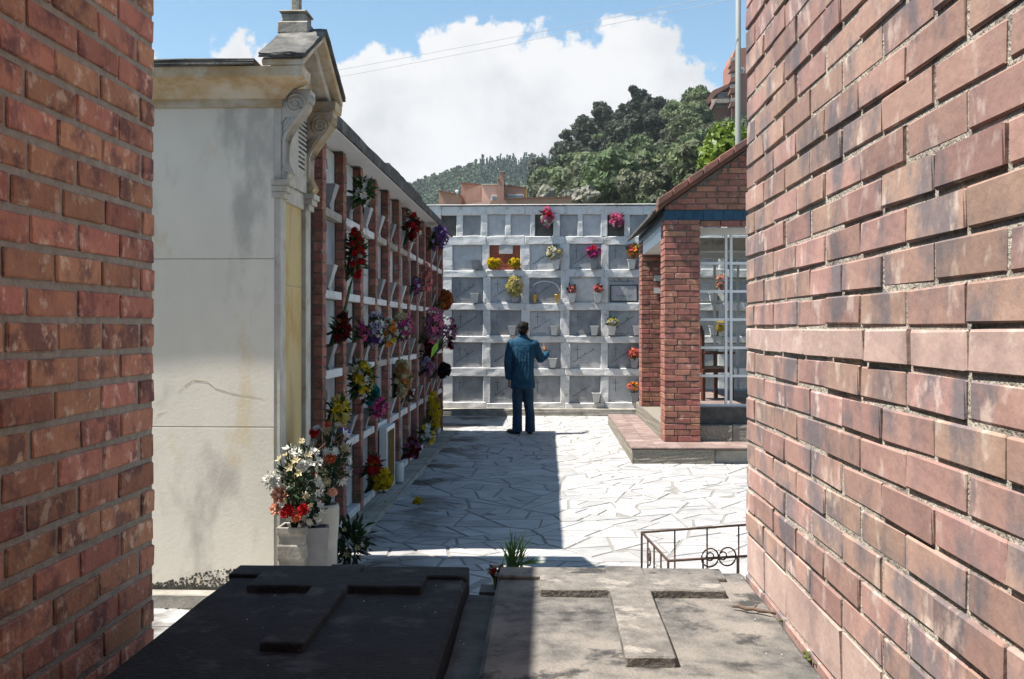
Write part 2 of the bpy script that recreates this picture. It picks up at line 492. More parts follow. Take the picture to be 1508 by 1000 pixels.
def near_z(X, Y):
    px = VX + F * X / max(Y, 1)
    a = (HY - lerp_prof(NEAR, px)) / F
    t = max(0, (Y - 28) / (RN - 28))
    if t <= 1:
        z = CH + a * RN * t ** 1.45
    else:
        z = CH + a * RN * (1 - .25 * smoothstep(1, 2.2, t))
    return z - .05 * 0 - 1.7 * (1 - smoothstep(0, .12, t)) + 1.2 * math.sin(X * .11 + Y * .05) * min(1, t * 3)


def far_z(X, Y):
    px = VX + F * X / max(Y, 1)
    a = (HY - lerp_prof(FAR, px)) / F
    t = max(0, (Y - 430) / (RF - 430))
    z = CH + a * RF * (min(t, 1) ** 1.25)
    return z if t <= 1 else z * (1 - .2 * smoothstep(1, 1.8, t))


def terrain(name, zf, us, ys, mat):
    vs = []; fs = []
    for Y in ys:
        for u in us:
            X = u * Y
            vs.append((X, Y, zf(X, Y)))
    n = len(us)
    for j in range(len(ys) - 1):
        for i in range(n - 1):
            fs.append((j * n + i, j * n + i + 1, (j + 1) * n + i + 1, (j + 1) * n + i))
    me = bpy.data.meshes.new(name); me.from_pydata(vs, [], fs)
    me.polygons.foreach_set('use_smooth', [True] * len(me.polygons))
    me.materials.append(MATS[mat])
    o = link(bpy.data.objects.new(name, me)); o['kind'] = 'structure'
    return o


us = [-1.1 + 2.4 * i / 150 for i in range(151)]
terrain('hillside', near_z, us, [29 + (640 - 29) * (j / 60) ** 1.3 for j in range(61)], 'hill_soil')
terrain('far_hill', far_z, us, [430 + 1300 * (j / 50) for j in range(51)], 'leaf_far')

# ------------------------------------------------------------------ trees
def crown_data(seed, R_, H_, lobes, per, leaf, droop=.2, conical=False):
    rg = np.random.default_rng(seed)
    V = []
    for k in range(lobes):
        if conical:
            f = (k + .5) / lobes
            c = np.array([rg.normal(0, .12) * R_, rg.normal(0, .12) * R_, H_ * (.18 + .80 * f)])
            r = R_ * (1 - f * .82) * rg.uniform(.7, 1.0)
        else:
            a = rg.uniform(0, 2 * np.pi); q = rg.uniform(.15, .78)
            h = rg.uniform(.30, .86)
            q *= math.sin(math.pi * min(1, .18 + h * .82)) ** .6
            c = np.array([math.cos(a) * q * R_, math.sin(a) * q * R_, H_ * h])
            r = R_ * rg.uniform(.26, .46)
        d = rg.normal(size=(per, 3)); d /= np.linalg.norm(d, axis=1)[:, None]
        rad = rg.uniform(.55, 1.05, per) ** .6
        p = c + d * (r * rad)[:, None] * np.array([1, 1, .8])
        nn = d + rg.normal(0, .6, (per, 3)); nn /= np.linalg.norm(nn, axis=1)[:, None]
        t = np.cross(nn, rg.normal(size=(per, 3))); t /= np.linalg.norm(t, axis=1)[:, None]
        b = np.cross(nn, t)
        s = (leaf * rg.uniform(.5, 1.2, per))[:, None]
        q4 = np.stack([p + t * s, p + b * s * .55, p - t * s, p - b * s * .55], 1)
        V.append(q4.reshape(-1, 3))
    return np.concatenate(V)


def quads_mesh(name, V, mat):
    n = len(V) // 4
    me = bpy.data.meshes.new(name)
    me.vertices.add(len(V)); me.vertices.foreach_set('co', V.astype(np.float32).ravel())
    me.loops.add(n * 4); me.loops.foreach_set('vertex_index', np.arange(n * 4, dtype=np.int32))
    me.polygons.add(n); me.polygons.foreach_set('loop_start', np.arange(0, n * 4, 4, dtype=np.int32))
    me.polygons.foreach_set('loop_total', np.full(n, 4, np.int32))
    me.update(calc_edges=True)
    me.materials.append(MATS[mat])
    return me


def trunk_mesh(H_, r, seed, limbs=5, top=.62):
    rg = random.Random(seed); b = MB()
    b.tube([(0, 0, -1.0), (.05 * r, 0, H_ * .2), (rg.uniform(-.3, .3) * r, rg.uniform(-.3, .3) * r, H_ * .5), (0, 0, H_ * top)], [r * 1.25, r, r * .7, r * .15], 7)
    for k in range(limbs):
        a = rg.uniform(0, 6.28); h = H_ * rg.uniform(.25, .45); L = H_ * rg.uniform(.14, .24)
        b.tube([(0, 0, h), (math.cos(a) * L * .5, math.sin(a) * L * .5, h + L * .35), (math.cos(a) * L, math.sin(a) * L, h + L * .9)], [r * .5, r * .3, r * .08], 5)
    return b.mesh('trunk', 'trunk', True)


KINDS = {}
for kd, (mt, R_, H_, lob, per, lf) in {'broad': ('leaf_hill', 3.6, 7.5, 15, 110, .52), 'pale': ('leaf_pale', 3.2, 6.5, 13, 110, .50), 'euc': ('leaf_euc', 2.7, 10.5, 14, 105, .50)}.items():
    KINDS[kd] = [(quads_mesh('crown', crown_data(100 + 7 * v + len(kd), R_, H_, lob, per, lf), mt), trunk_mesh(H_, .17 if kd != 'euc' else .2, v)) for v in range(3)]
LBL = {'broad': ('green broadleaf tree among the woods covering the hillside', 'green trees on the near hillside'),
       'pale': ('grey green bushy tree among the lower hillside woods', 'grey green trees on the near hillside'),
       'euc': ('dark tall slender tree in the stand along the left hill ridge', 'dark tall trees on the hill ridge')}
rg = random.Random(5)
cells = {}
cnt = {'broad': 0, 'pale': 0, 'euc': 0}
tries = 0
while sum(cnt.values()) < 430 and tries < 30000:
    tries += 1
    Y = 42 + (RN + 18 - 42) * rg.random() ** .72
    px = rg.uniform(785, 1135)
    X = (px - VX) / F * Y
    z = near_z(X, Y)
    py = HY - (z - CH) / Y * F
    if py > 316: continue
    if 795 < px < 890 and 262 < py < 305 and rg.random() < .8: continue          # bare rock face
    if px > 1031 and HY - (z + 8 - CH) / Y * F < 166: continue                 # clear ground before the flats
    sp = 2.6 + Y * .011
    key = (int(X // sp), int(Y // sp))
    if any((X - a) ** 2 + (Y - b) ** 2 < sp * sp for i in (-1, 0, 1) for j in (-1, 0, 1) for a, b in cells.get((key[0] + i, key[1] + j), [])): continue
    cells.setdefault(key, []).append((X, Y))
    ridge = px < 968 and py < 288 - (px - 830) * .36
    kd = 'euc' if (ridge and rg.random() < .88) else ('pale' if py > 215 and rg.random() < .45 else 'broad')
    if cnt[kd] >= 295: continue
    cm, tm = KINDS[kd][rg.randrange(3)]
    s = rg.uniform(.75, 1.25) * (.62 + Y * .0016) * (1.15 if ridge and rg.random() < .2 else 1)
    root = thing({'broad': 'broadleaf_tree', 'pale': 'bushy_tree', 'euc': 'slender_tree'}[kd], LBL[kd][0], 'tree', (X, Y, z), LBL[kd][1])
    mw = Matrix.Translation((X, Y, z)) @ Matrix.Rotation(rg.uniform(0, 6.28), 4, 'Z') @ Matrix.Diagonal((s, s, s * rg.uniform(.9, 1.15), 1))
    inst('crown', cm, root, mw); inst('trunk', tm, root, mw)
    cnt[kd] += 1

# far woods: one mass
rgn = np.random.default_rng(3)
blob = crown_data(1, 3.4, 8.0, 5, 12, 1.25)
pine = crown_data(2, 2.0, 12.0, 7, 9, 1.0, conical=True)
fv = {'leaf_far': [], 'leaf_pine': []}
for k in range(3600):
    px = rgn.uniform(480, 870); Y = 520 + (RF + 25 - 520) * rgn.random() ** .8
    X = (px - VX) / F * Y; z = far_z(X, Y)
    py = HY - (z - CH) / Y * F
    if py > 312: continue
    isp = px > 706 and py < 285 + rgn.uniform(-6, 6)
    src = pine if isp else blob
    a = rgn.uniform(0, 6.28); s = rgn.uniform(.6, 1.25)
    ca, sa = math.cos(a) * s, math.sin(a) * s
    V = np.stack([src[:, 0] * ca - src[:, 1] * sa + X, src[:, 0] * sa + src[:, 1] * ca + Y, src[:, 2] * s + z], 1)
    fv['leaf_pine' if isp else 'leaf_far'].append(V)
for mt, lab, nm in (('leaf_far', 'hazy green woods covering the distant hill on the left', 'far_wood'), ('leaf_pine', 'dark conifer plantation on the distant hill crest', 'conifer_plantation')):
    o = link(bpy.data.objects.new(nm, quads_mesh(nm, np.concatenate(fv[mt]), mt)))
    tag(o, lab, 'woods', None, 'stuff')
# undergrowth on the near slope
uv = []
bush = crown_data(9, 1.5, 1.6, 4, 26, .34)
for k in range(3000):
    Y = 40 + 240 * rgn.random() ** .8; px = rgn.uniform(780, 1420); X = (px - VX) / F * Y; z = near_z(X, Y)
    py = HY - (z - CH) / Y * F
    if 800 < px < 885 and 264 < py < 305 and rgn.random() < .8: continue
    s = rgn.uniform(.6, 1.5)
    uv.append(bush * s + np.array([X, Y, z - .2]))
o = link(bpy.data.objects.new('undergrowth', quads_mesh('undergrowth', np.concatenate(uv), 'leaf_hill')))
tag(o, 'low scrub growing between the trees of the near hillside', 'undergrowth', None, 'stuff')
# bare rocks on the slope
for k, (px, py, w, h, lab) in enumerate([(806, 281, 20, 18, 'pale bare rock face left of the others below the dark trees'), (838, 288, 26, 12, 'low pale boulder in the middle of the bare slope'), (866, 281, 22, 17, 'pale rock to the right on the bare slope beside bushes')]):
    Y = 92 + 6 * k; c = P(px, py, Y=Y); b = MB(); s = Y / F
    b.box(-w * s * .5, w * s * .45, -w * s * .4, w * s * .4, -h * s * .9, h * s * .35, Euler((R(-24), R(14 - 16 * k), .3 * k)).to_matrix().to_4x4())
    o = b.build('rock', 'rock', None, False); noisy(o, 9, .42, .9, k * 3 + 1); noisy(o, 1, .12, 3.0, k)
    o.matrix_basis = Matrix.Translation(c); WM[o.name] = o.matrix_basis.copy()
    tag(o, lab, 'rock', 'bare rocks on the hillside')

# bright tree beside the pole
bt = thing('leafy_tree', 'bright lime green leafy tree beside the grey pole behind the brick shelter', 'tree', (P(1066, 300, Y=31).x, 31, 0))
c = P(1068, 300, Y=31)
zt = P(1066, 168, Y=31).z
vm = Matrix.Translation((c.x, 31, zt - 4.4))
inst('crown', quads_mesh('crown', crown_data(77, 1.2, 4.4, 22, 120, .15), 'leaf_bright'), bt, vm)
tb = MB(); tb.tube([(c.x, 31, -.2), (c.x + .1, 31, 2.5), (c.x, 31.05, zt - 1.2)], [.16, .13, .04], 7)
for k in range(6):
    a = k * 1.05; tb.tube([(c.x, 31, 2.6 + .3 * k), (c.x + .9 * math.cos(a), 31 + .9 * math.sin(a), 3.6 + .35 * k)], [.06, .015], 5)
tb.build('trunk', 'trunk', bt, True)

# ------------------------------------------------------------------ far buildings
def wallpoly(parent, name, px, mat, Y, depth):
    """photo outline -> solid of a given depth standing at distance Y"""
    pts = [P(x, y, Y=Y) for x, y in px]
    b = MB(); b.prism([(p.x, p.z) for p in pts], Y, Y + depth)
    return b.build(name, mat, parent)


YH = 62.0
hs = thing('brick_house', 'low angular brick house with square chimney behind the white niche wall', 'house', (P(740, 304, Y=YH).x, YH, 0))
wallpoly(hs, 'wall', [(646, 330), (646, 281), (679, 288), (679, 330)], 'brick_far', YH + 1.5, 6)
wallpoly(hs, 'wall', [(679, 330), (679, 270), (704, 272), (704, 330)], 'brick_far', YH + 2.6, 5)
wallpoly(hs, 'wall', [(686, 330), (686, 281), (708, 272), (709, 330)], 'brick_far', YH + 1.2, 3)
wallpoly(hs, 'wall', [(709, 330), (709, 272), (738, 272), (738, 330)], 'render_pink', YH + 1.0, 6)
wallpoly(hs, 'wall', [(742.5, 330), (742.5, 273), (776, 277), (776, 330)], 'brick_far', YH + 1.4, 6)
wallpoly(hs, 'parapet', [(723, 330), (723, 296), (743, 295), (743, 293), (842, 290.5), (842, 330)], 'brick_far', YH, .5)
wallpoly(hs, 'parapet', [(660, 330), (660, 304.5), (722.5, 295.5), (722.5, 330)], 'render_pink', YH + .1, .5)
ch = wallpoly(hs, 'chimney', [(732, 300), (732, 261), (736, 261), (736, 253), (742, 253), (742, 300)], 'brick_far', YH + .7, 1.0)
wallpoly(ch, 'chimney_cap', [(735.5, 253), (735.5, 251.6), (742.8, 251.6), (742.8, 253)], 'concrete', YH + .6, 1.2)
wallpoly(ch, 'flue_opening', [(733.4, 266), (733.4, 263.6), (735.4, 263.6), (735.4, 266)], 'concrete_dark', YH + .66, .1)
wallpoly(hs, 'coping', [(646, 281), (646, 279.6), (679, 286.6), (679, 288)], 'roof_tile', YH + 1.4, 6.2)
wallpoly(hs, 'coping', [(679, 270), (679, 268.8), (704, 271), (704, 272.3)], 'roof_tile', YH + 2.5, 5.2)
wallpoly(hs, 'coping', [(709, 272), (709, 270.8), (738, 270.8), (738, 272)], 'stone_white', YH + .9, 6.2)
wallpoly(hs, 'coping', [(742.5, 273), (742.5, 271.8), (776, 275.8), (776, 277)], 'roof_tile', YH + 1.3, 6.2)
wallpoly(hs, 'coping', [(743, 293), (743, 291.8), (842, 289.3), (842, 290.5)], 'roof_tile', YH - .1, .7)
for wx0, wx1, wy0, wy1 in ((724, 737, 288, 295), (748, 771, 286.5, 292)):
    w = wallpoly(hs, 'window', [(wx0, wy1), (wx0, wy0), (wx1, wy0), (wx1, wy1)], 'white_paint', YH + (.92 if wx0 < 740 else 1.32), .08)
    mid = (wx0 + wx1) / 2
    for a, b_ in ((wx0 + .8, mid - .4), (mid + .4, wx1 - .8)):
        wallpoly(w, 'pane', [(a, wy1 - .8), (a, wy0 + .8), (b_, wy0 + .8), (b_, wy1 - .8)], 'window_dark', YH + (.88 if wx0 < 740 else 1.28), .03)
wallpoly(hs, 'drain_pipe', [(774.2, 293), (774.2, 278), (775.6, 278), (775.6, 293)], 'brass', YH + 1.25, .1)
for px, py in ((673, 282), (745.5, 270.5)):
    c = P(px, py, Y=YH + 1.2); b = MB(); b.ellipse((c.x, c.y, c.z), .11, .04, .11); b.tube([(c.x, c.y, c.z), (c.x, c.y + .1, c.z - .3)], .02)
    b.build('satellite_dish', 'white_paint', hs, True)

YA = 235.0
ap = thing('apartment_building', 'red terraced apartment building with balconies high on the hill', 'building', (P(1070, 160, Y=YA).x, YA, 40))
wallpoly(ap, 'wall', [(1050, 210), (1050, 146), (1078, 130), (1078, 210)], 'brick_red', YA + 3, 10)
wallpoly(ap, 'tower', [(1078, 210), (1078, 86), (1083, 72), (1130, 66), (1130, 210)], 'brick_red', YA, 12)
wallpoly(ap, 'roof', [(1028, 163), (1050, 133), (1076, 122), (1076, 126), (1054, 139), (1034, 165)], 'roof_tile', YA + 1, 12)
for y0 in (88, 96, 112, 128, 148):
    bx = wallpoly(ap, 'balcony', [(1074, y0 + 10), (1077, y0 + 2), (1085, y0), (1085, y0 + 7)], 'roof_tile', YA - 2.5, 2.5)
    wallpoly(bx, 'railing', [(1075, y0 + 2), (1076, y0 - 3), (1085, y0 - 5), (1085, y0)], 'concrete', YA - 2.4, .2)
for x0, x1, y0, y1 in ((1058, 1073, 136, 144), (1055, 1072, 148, 158), (1090, 1096, 100, 108)):
    w = wallpoly(ap, 'window', [(x0, y1), (x0, y0), (x1, y0), (x1, y1)], 'white_paint', YA + (2.7 if x0 < 1078 else -.3), .25)
    wallpoly(w, 'pane', [(x0 + .8, y1 - .8), (x0 + .8, y0 + .8), (x1 - .8, y0 + .8), (x1 - .8, y1 - .8)], 'window_dark', YA + (2.5 if x0 < 1078 else -.5), .12)
wallpoly(ap, 'balcony', [(1048, 152), (1048, 146), (1074, 145), (1074, 151)], 'concrete', YA + .5, 2.4)
wallpoly(ap, 'terrace_slab', [(1040, 168), (1052, 146), (1055, 147), (1044, 169)], 'render_pink', YA, 2)

# pole and wires
c = P(1087, 300, Y=27)
pl = thing('lamp_pole', 'tall grey metal pole rising behind the brick shelter', 'pole', (c.x, 27, 0))
b = MB(); b.tube([(c.x, 27, -.1), (c.x, 27, 5), (c.x, 27, 14)], [.095, .085, .06], 10); b.build('shaft', 'pole_metal', pl, True)
b = MB(); b.box(c.x - .05, c.x + 1.6, 26.95, 27.05, 13.6, 13.7); b.build('cross_arm', 'pole_metal', pl)
for k, (a0, a1, lab) in enumerate((((380, 117), (1010, -2), 'upper of two thin overhead wires crossing the sky'), ((380, 128), (1065, -4), 'lower of two thin overhead wires crossing the sky'))):
    p0 = P(*a0, Y=30); p1 = P(*a1, Y=27 + .4 * k)
    p0 = p0 + (p0 - p1) * .6; p1 = p1 + (p1 - p0) * .25
    pts = [p0.lerp(p1, t / 12) - Vector((0, 0, .18 * math.sin(math.pi * t / 12))) for t in range(13)]
    b = MB(); b.tube(pts, .0065, 5); tag(b.build('overhead_wire', 'wire', None, True), lab, 'wire', 'overhead wires')

# ------------------------------------------------------------------ crazy paving
pav = MB().box(-5, 6, -2, 18.6, -.04, 0).build('paving', 'paving_joint')
pav['kind'] = 'structure'
rg = random.Random(21)
PX0, PX1, PY0, PY1 = -3.2, 3.6, 4.6, 18.32
pts = []
cell = .52
ny = int((PY1 - PY0) / (cell * 1.15)); nx = int((PX1 - PX0) / cell)
for j in range(ny):
    for i in range(nx):
        if rg.random() < .08: continue
        pts.append((PX0 + (i + .5 + .5 * (j % 2) + rg.uniform(-.46, .46)) * cell, PY0 + (j + .5 + rg.uniform(-.46, .46)) * cell * 1.15))


def clip(poly, nx_, ny_, d):
    out = []
    for k in range(len(poly)):
        a, b = poly[k], poly[(k + 1) % len(poly)]
        da = a[0] * nx_ + a[1] * ny_ - d; db = b[0] * nx_ + b[1] * ny_ - d
        if da <= 0: out.append(a)
        if da * db < 0:
            t = da / (da - db); out.append((a[0] + (b[0] - a[0]) * t, a[1] + (b[1] - a[1]) * t))
    return out


arr = np.array(pts)


def parea(q): return abs(sum(q[i][0] * q[(i + 1) % len(q)][1] - q[(i + 1) % len(q)][0] * q[i][1] for i in range(len(q)))) / 2
def pcen(q): return sum(p_[0] for p_ in q) / len(q), sum(p_[1] for p_ in q) / len(q)


def shatter(q, out, depth=0):
    a_ = parea(q)
    if a_ < .012: return
    if depth > 4 or a_ < rg.choice((.035, .05, .07, .09, .13)):
        out.append(q); return
    cx, cy = pcen(q); best = None
    for _ in range(4):           # a cut across the longer way
        t = rg.uniform(0, math.pi); nx_, ny_ = math.cos(t), math.sin(t)
        ext = [p_[0] * nx_ + p_[1] * ny_ for p_ in q]
        w_ = max(ext) - min(ext)
        if best is None or w_ > best[0]: best = (w_, nx_, ny_)
    _, nx_, ny_ = best
    d = cx * nx_ + cy * ny_ + rg.uniform(-.16, .16) * best[0]; g = rg.uniform(.007, .012)
    for sg in (1, -1):
        h_ = clip(q, nx_ * sg, ny_ * sg, d * sg - g)
        if len(h_) > 2: shatter(h_, out, depth + 1)


stones = []
for k, (x, y) in enumerate(pts):
    d2 = ((arr - arr[k]) ** 2).sum(1)
    poly = [(max(PX0, x - 1.2), max(PY0, y - 1.2)), (min(PX1, x + 1.2), max(PY0, y - 1.2)), (min(PX1, x + 1.2), min(PY1, y + 1.2)), (max(PX0, x - 1.2), min(PY1, y + 1.2))]
    for q in np.argsort(d2)[1:22]:
        ox, oy = pts[q]; L = math.hypot(ox - x, oy - y)
        if L < 1e-6: continue
        ex, ey = (ox - x) / L, (oy - y) / L
        poly = clip(poly, ex, ey, ((x + ox) / 2) * ex + ((y + oy) / 2) * ey - rg.uniform(.009, .014))
        if len(poly) < 3: break
    if len(poly) < 3: continue
    parts_ = []; shatter(poly, parts_)
    for poly in parts_:
        ar = parea(poly); cx, cy = pcen(poly)
        seen = (cy > 6.6 and -1.45 < cx < min(3.5, .2 * cy + .15) and not (cx > 1.0 and cy > 11.9))
        stones.append((ar / cy ** 3 if seen else -1, poly, cx, cy))


def stone_geo(b, poly, z, tx, ty, cx, cy):
    n = len(poly); r2 = random.Random(int(cx * 9973 + cy * 77))
    lo = [(p[0], p[1], -.02) for p in poly]
    def top(p, s, h):
        x = cx + (p[0] - cx) * s; y = cy + (p[1] - cy) * s
        return (x, y, h + tx * (x - cx) + ty * (y - cy))
    mid = [top(p, 1, z - .004) for p in poly]; up = [top(p, .965, z) for p in poly]
    fs = [tuple(range(2 * n, 3 * n))]
    for k in range(n):
        q = (k + 1) % n
        fs += [(k, q, n + q, n + k), (n + k, n + q, 2 * n + q, 2 * n + k)]
    b.add(lo + mid + up, fs)


stones.sort(key=lambda s: -s[0])
rest = MB()
for k, (sc_, poly, cx, cy) in enumerate(stones):
    z = .0055 + rg.uniform(-.0015, .002); tx, ty = rg.uniform(-.004, .004), rg.uniform(-.004, .004)
    if k < 300 and sc_ > 0:
        b = MB(); stone_geo(b, poly, z, tx, ty, cx, cy); b.build('flagstone', 'flagstone', pav, origin=(cx, cy, 0))
    else:
        stone_geo(rest, poly, z, tx, ty, cx, cy)
rest.build('flagstone_remainder', 'flagstone', pav)['kind'] = 'stuff'

# ------------------------------------------------------------------ bricks
BR = {}


def brick_mesh(lx, ly, lz, mat, rnd):
    v = rnd.randrange(5)
    key = (round(lx, 3), round(ly, 3), round(lz, 3), mat, v)
    if key not in BR:
        bm = bmesh.new(); bmesh.ops.create_cube(bm, size=1)
        for q in bm.verts: q.co = Vector((q.co.x * lx, q.co.y * ly, q.co.z * lz))
        bmesh.ops.bevel(bm, geom=bm.edges[:], offset=.0024 if mat in ('brick_pale', 'brick_pink') else .0042, segments=1, affect='EDGES')
        r2 = random.Random(hash(key[:3]) % 1000 + v * 31)
        for q in bm.verts: q.co += Vector((r2.uniform(-1, 1), r2.uniform(-1, 1), r2.uniform(-1, 1))) * .0019
        me = bpy.data.meshes.new('brick'); bm.to_mesh(me); bm.free(); me.materials.append(MATS[mat])
        BR[key] = me
    return BR[key]


class Bricks:
    """places single bricks as objects while they show, the rest joined"""
    def __init__(s, parent, seed, limit=300):
        s.p = parent; s.r = random.Random(seed); s.n = 0; s.rest = {}; s.limit = limit

    def put(s, c, dims, mat, single=True, jit=.0022, rot=.006):
        me = brick_mesh(*dims, mat, s.r)
        mw = Matrix.Translation(Vector(c) + Vector((s.r.uniform(-jit, jit), s.r.uniform(-jit, jit), s.r.uniform(-jit, jit) * .8))) @ Euler((s.r.uniform(-rot, rot), s.r.uniform(-rot, rot), s.r.uniform(-rot, rot))).to_matrix().to_4x4()
        if single and s.n < s.limit:
            inst('brick', me, s.p, mw); s.n += 1
        else:
            s.rest.setdefault(mat, MB()).add([v.co.copy() for v in me.vertices], [tuple(p.vertices) for p in me.polygons], mw)

    def done(s):
        for m, b in s.rest.items():
            b.build('brick_remainder', m, s.p)['kind'] = 'stuff'


# right hand wall (sunlit, faces left)
XR, YR = .64, 3.25
rw = thing('brick_wall', 'sunlit pale pink brick wall filling the right side, close to the viewer', 'wall', (XR, YR, 0))
MB().box(XR + .0045, XR + 4.0, -2.2, YR - .006, 0, 5.2).build('mortar', 'mortar_sand', rw, rough=.0)  # unseen height and depth enlarged to block skylight over the paving
B = Bricks(rw, 1)
L, p = .262, .0735
zz = .815
lst = []
# pale soldier course at the foot
y = YR
while y > -2.0:
    lst.append(((XR + .045, y - .131, zz + .0625), (.09, .251, .118), 'brick_pink')); y -= .262
z = zz + .1265
k = 0
while z < 5.15:
    pale = abs(z + p / 2 - 1.545) < p / 2
    y = YR
    if pale:
        w = .243
        while y > -2.1:
            lst.append(((XR + .042, y - w / 2, z + p / 2), (.09, w - .011, p - .010), 'brick_pink')); y -= w
    else:
        if k % 2: 
            lst.append(((XR + .045, y - .059, z + p / 2), (.09, .118, p - .011), 'brick_pale')); y -= .129
        while y > -2.1:
            lst.append(((XR + .045, y - L / 2, z + p / 2), (.09, L - .013, p - .0112), 'brick_pale')); y -= L
    z += p; k += 1
zz0 = .815
while zz0 > 0.05:
    zz0 -= p
    y = YR
    while y > -2.1:
        lst.append(((XR + .045, y - L / 2, zz0 + p / 2), (.09, L - .0105, p - .011), 'brick_pale')); y -= L
for c, d, m in lst:
    top = CH + (HY + 40) / F * c[1]
    s = c[1] > 1.12 and .8 < c[2] < top
    B.put(c, d, m, s, jit=.003)
# end face bricks
z = .01; k = 0
while z < 5.15:
    B.put((XR + .09 + .08, YR - .045, z + p / 2), (.15, .09, p - .011), 'brick_pale', False); z += p
B.done()

# left hand wall (in shade, faces right)
XL, YL, ZL = -1.283, 3.2, 3.26
lw = thing('brick_wall', 'shaded orange brick wall with thick grey mortar filling the left edge', 'wall', (XL, YL, 0))
MB().box(XL - 2.4, XL - .007, -1.6, YL - .006, 0, ZL).build('mortar', 'mortar_grey', lw)  # depth out of view widened to block skylight from this side
MB().box(XL - .40, XR + .2, -1.9, -1.602, 0, 4.2).build('added_rear_wall', 'brick_orange', lw)  # wall added out of view behind the camera to cut fill light
B = Bricks(lw, 2)
L, p = .262, .0895
z = .012; k = 0
while z < ZL - .05:
    y = YL
    if k % 2:
        w = .105 + B.r.uniform(-.015, .02)
        B.put((XL - .045, y - w / 2, z + p / 2), (.09, w - .002, p - .0185), 'brick_orange', .5 < z < 2.75); y -= w + .016
    while y > -1.5:
        w = L + B.r.uniform(-.012, .01)
        B.put((XL - .045, y - w / 2, z + p / 2), (.09, w - .017, p - .0185 + B.r.uniform(-.004, .002)), 'brick_orange', y > 1.75 and .5 < z < 2.75, jit=.002, rot=.006); y -= w
    for xx in (XL - .16, XL - .30):
        B.put((xx, YL - .045, z + p / 2), (.12, .09, p - .017), 'brick_orange', False)
    z += p; k += 1
B.done()

# ------------------------------------------------------------------ two tombs in front
def cross_poly(sx0, sx1, ax0, ax1, y0, ya0, ya1, y1):
    return [(sx0, y0), (sx1, y0), (sx1, ya0), (ax1, ya0), (ax1, ya1), (sx1, ya1), (sx1, y1), (sx0, y1), (sx0, ya1), (ax0, ya1), (ax0, ya0), (sx0, ya0)]


ZT = .80
tl = thing('tomb', 'left tomb slab in deep shade with a raised cross', 'tomb', (-.64, 2.2, 0), 'tomb slabs with raised crosses')
o = MB().box(-1.03, -.262, .7, 3.29, .0, ZT).build('slab', 'tomb_shade_tone', tl, bevel=.012); noisy(o, 12, .004, 6, 1)
o = MB().prism(cross_poly(-.715, -.606, -.915, -.385, 2.44, 2.985, 3.16, 3.262), ZT - .01, ZT + .024, 'z').build('cross', 'tomb_shade_tone', tl, bevel=.004); noisy(o, 4, .002, 20, 2)
MB().box(-1.03, -.262, 3.165, 3.285, ZT - .01, ZT + .012).build('head_strip', 'tomb_shade_tone', tl, bevel=.004)
trr = thing('tomb', 'right tomb slab, mostly sunlit, with a raised cross', 'tomb', (.24, 2.2, 0), 'tomb slabs with raised crosses')
o = MB().box(-.165, .635, .7, 3.29, .0, ZT).build('slab', 'tomb_stone', trr, bevel=.012); noisy(o, 12, .004, 6, 5)
o = MB().prism(cross_poly(.182, .302, -.026, .525, 2.36, 2.965, 3.16, 3.262), ZT - .01, ZT + .026, 'z').build('cross', 'tomb_cross', trr, bevel=.004); noisy(o, 4, .002, 20, 6)
MB().box(-.16, .56, 3.165, 3.285, ZT - .01, ZT + .014).build('head_strip', 'tomb_stone', trr, bevel=.004)
o = MB().box(-.262, -.165, .7, 3.24, .0, ZT - .07).build('gutter', 'concrete_dark', tl); noisy(o, 10, .006, 9, 3)
# twig, moss and crumbs
pa, pb = P(1078, 893, Z=ZT + .012), P(1143, 904, Z=ZT + .012)
b = MB(); pts_ = [pa.lerp(pb, t / 6) + Vector((0, .004 * math.sin(t * 2.1), .003 * (t % 2))) for t in range(7)]
b.tube(pts_, [.0035, .005, .0055, .0045, .0055, .004, .003], 6); b.tube([pts_[3], pts_[3] + Vector((.02, .025, .012))], [.003, .001], 5)
tag(b.build('twig', 'bark', None, True), 'thin brown twig lying on the sunlit tomb slab near the wall', 'twig')
rg = random.Random(8)
b = MB()
for px, py, n_, spd in ((1158, 915, 5, .010), (1170, 925, 4, .008), (1196, 966, 7, .012), (1210, 980, 7, .012), (1127, 868, 3, .008), (1140, 890, 3, .008), (1185, 945, 4, .01)):
    c = P(px, py, Z=ZT)
    for _ in range(n_):
        r = rg.uniform(.004, .010)
        b.ellipse((c.x + rg.gauss(0, spd), c.y + rg.gauss(0, spd * 1.6), ZT + .001), r, r, r * .7, 7, 5)
tag(b.build('moss', 'moss', None, True), 'small tufts of moss along the foot of the pink brick wall', 'moss', None, 'stuff')
b = MB()
for _ in range(60):
    if rg.random() < .25: X, Y, zz_ = rg.uniform(-.25, -.175), rg.uniform(2.2, 3.2), ZT - .066
    elif rg.random() < .5: X, Y, zz_ = rg.uniform(-.9, -.3), rg.uniform(2.3, 3.2), ZT + .004
    else: X, Y, zz_ = .56 + rg.gauss(0, .03), rg.uniform(2.2, 3.2), ZT + .004
    if X > .62: continue
    r = rg.uniform(.0008, .0024)
    b.add([(X - r, Y - r, zz_), (X + r, Y - r * .6, zz_), (X + r * .4, Y + r, zz_), (X, Y, zz_ + r * 1.4)], [(0, 1, 3), (1, 2, 3), (2, 0, 3)])
tag(b.build('grit', 'vase_white'), 'pale crumbs of grit scattered on the tomb slabs', 'grit', None, 'stuff')

# ------------------------------------------------------------------ mausoleum
XM, YM0, YM1 = -1.55, 5.70, 6.44
ms = thing('mausoleum', 'cream plastered mausoleum with gabled pediment, scroll brackets and yellow stone panel', 'mausoleum', (-2.3, 6.2, 0))
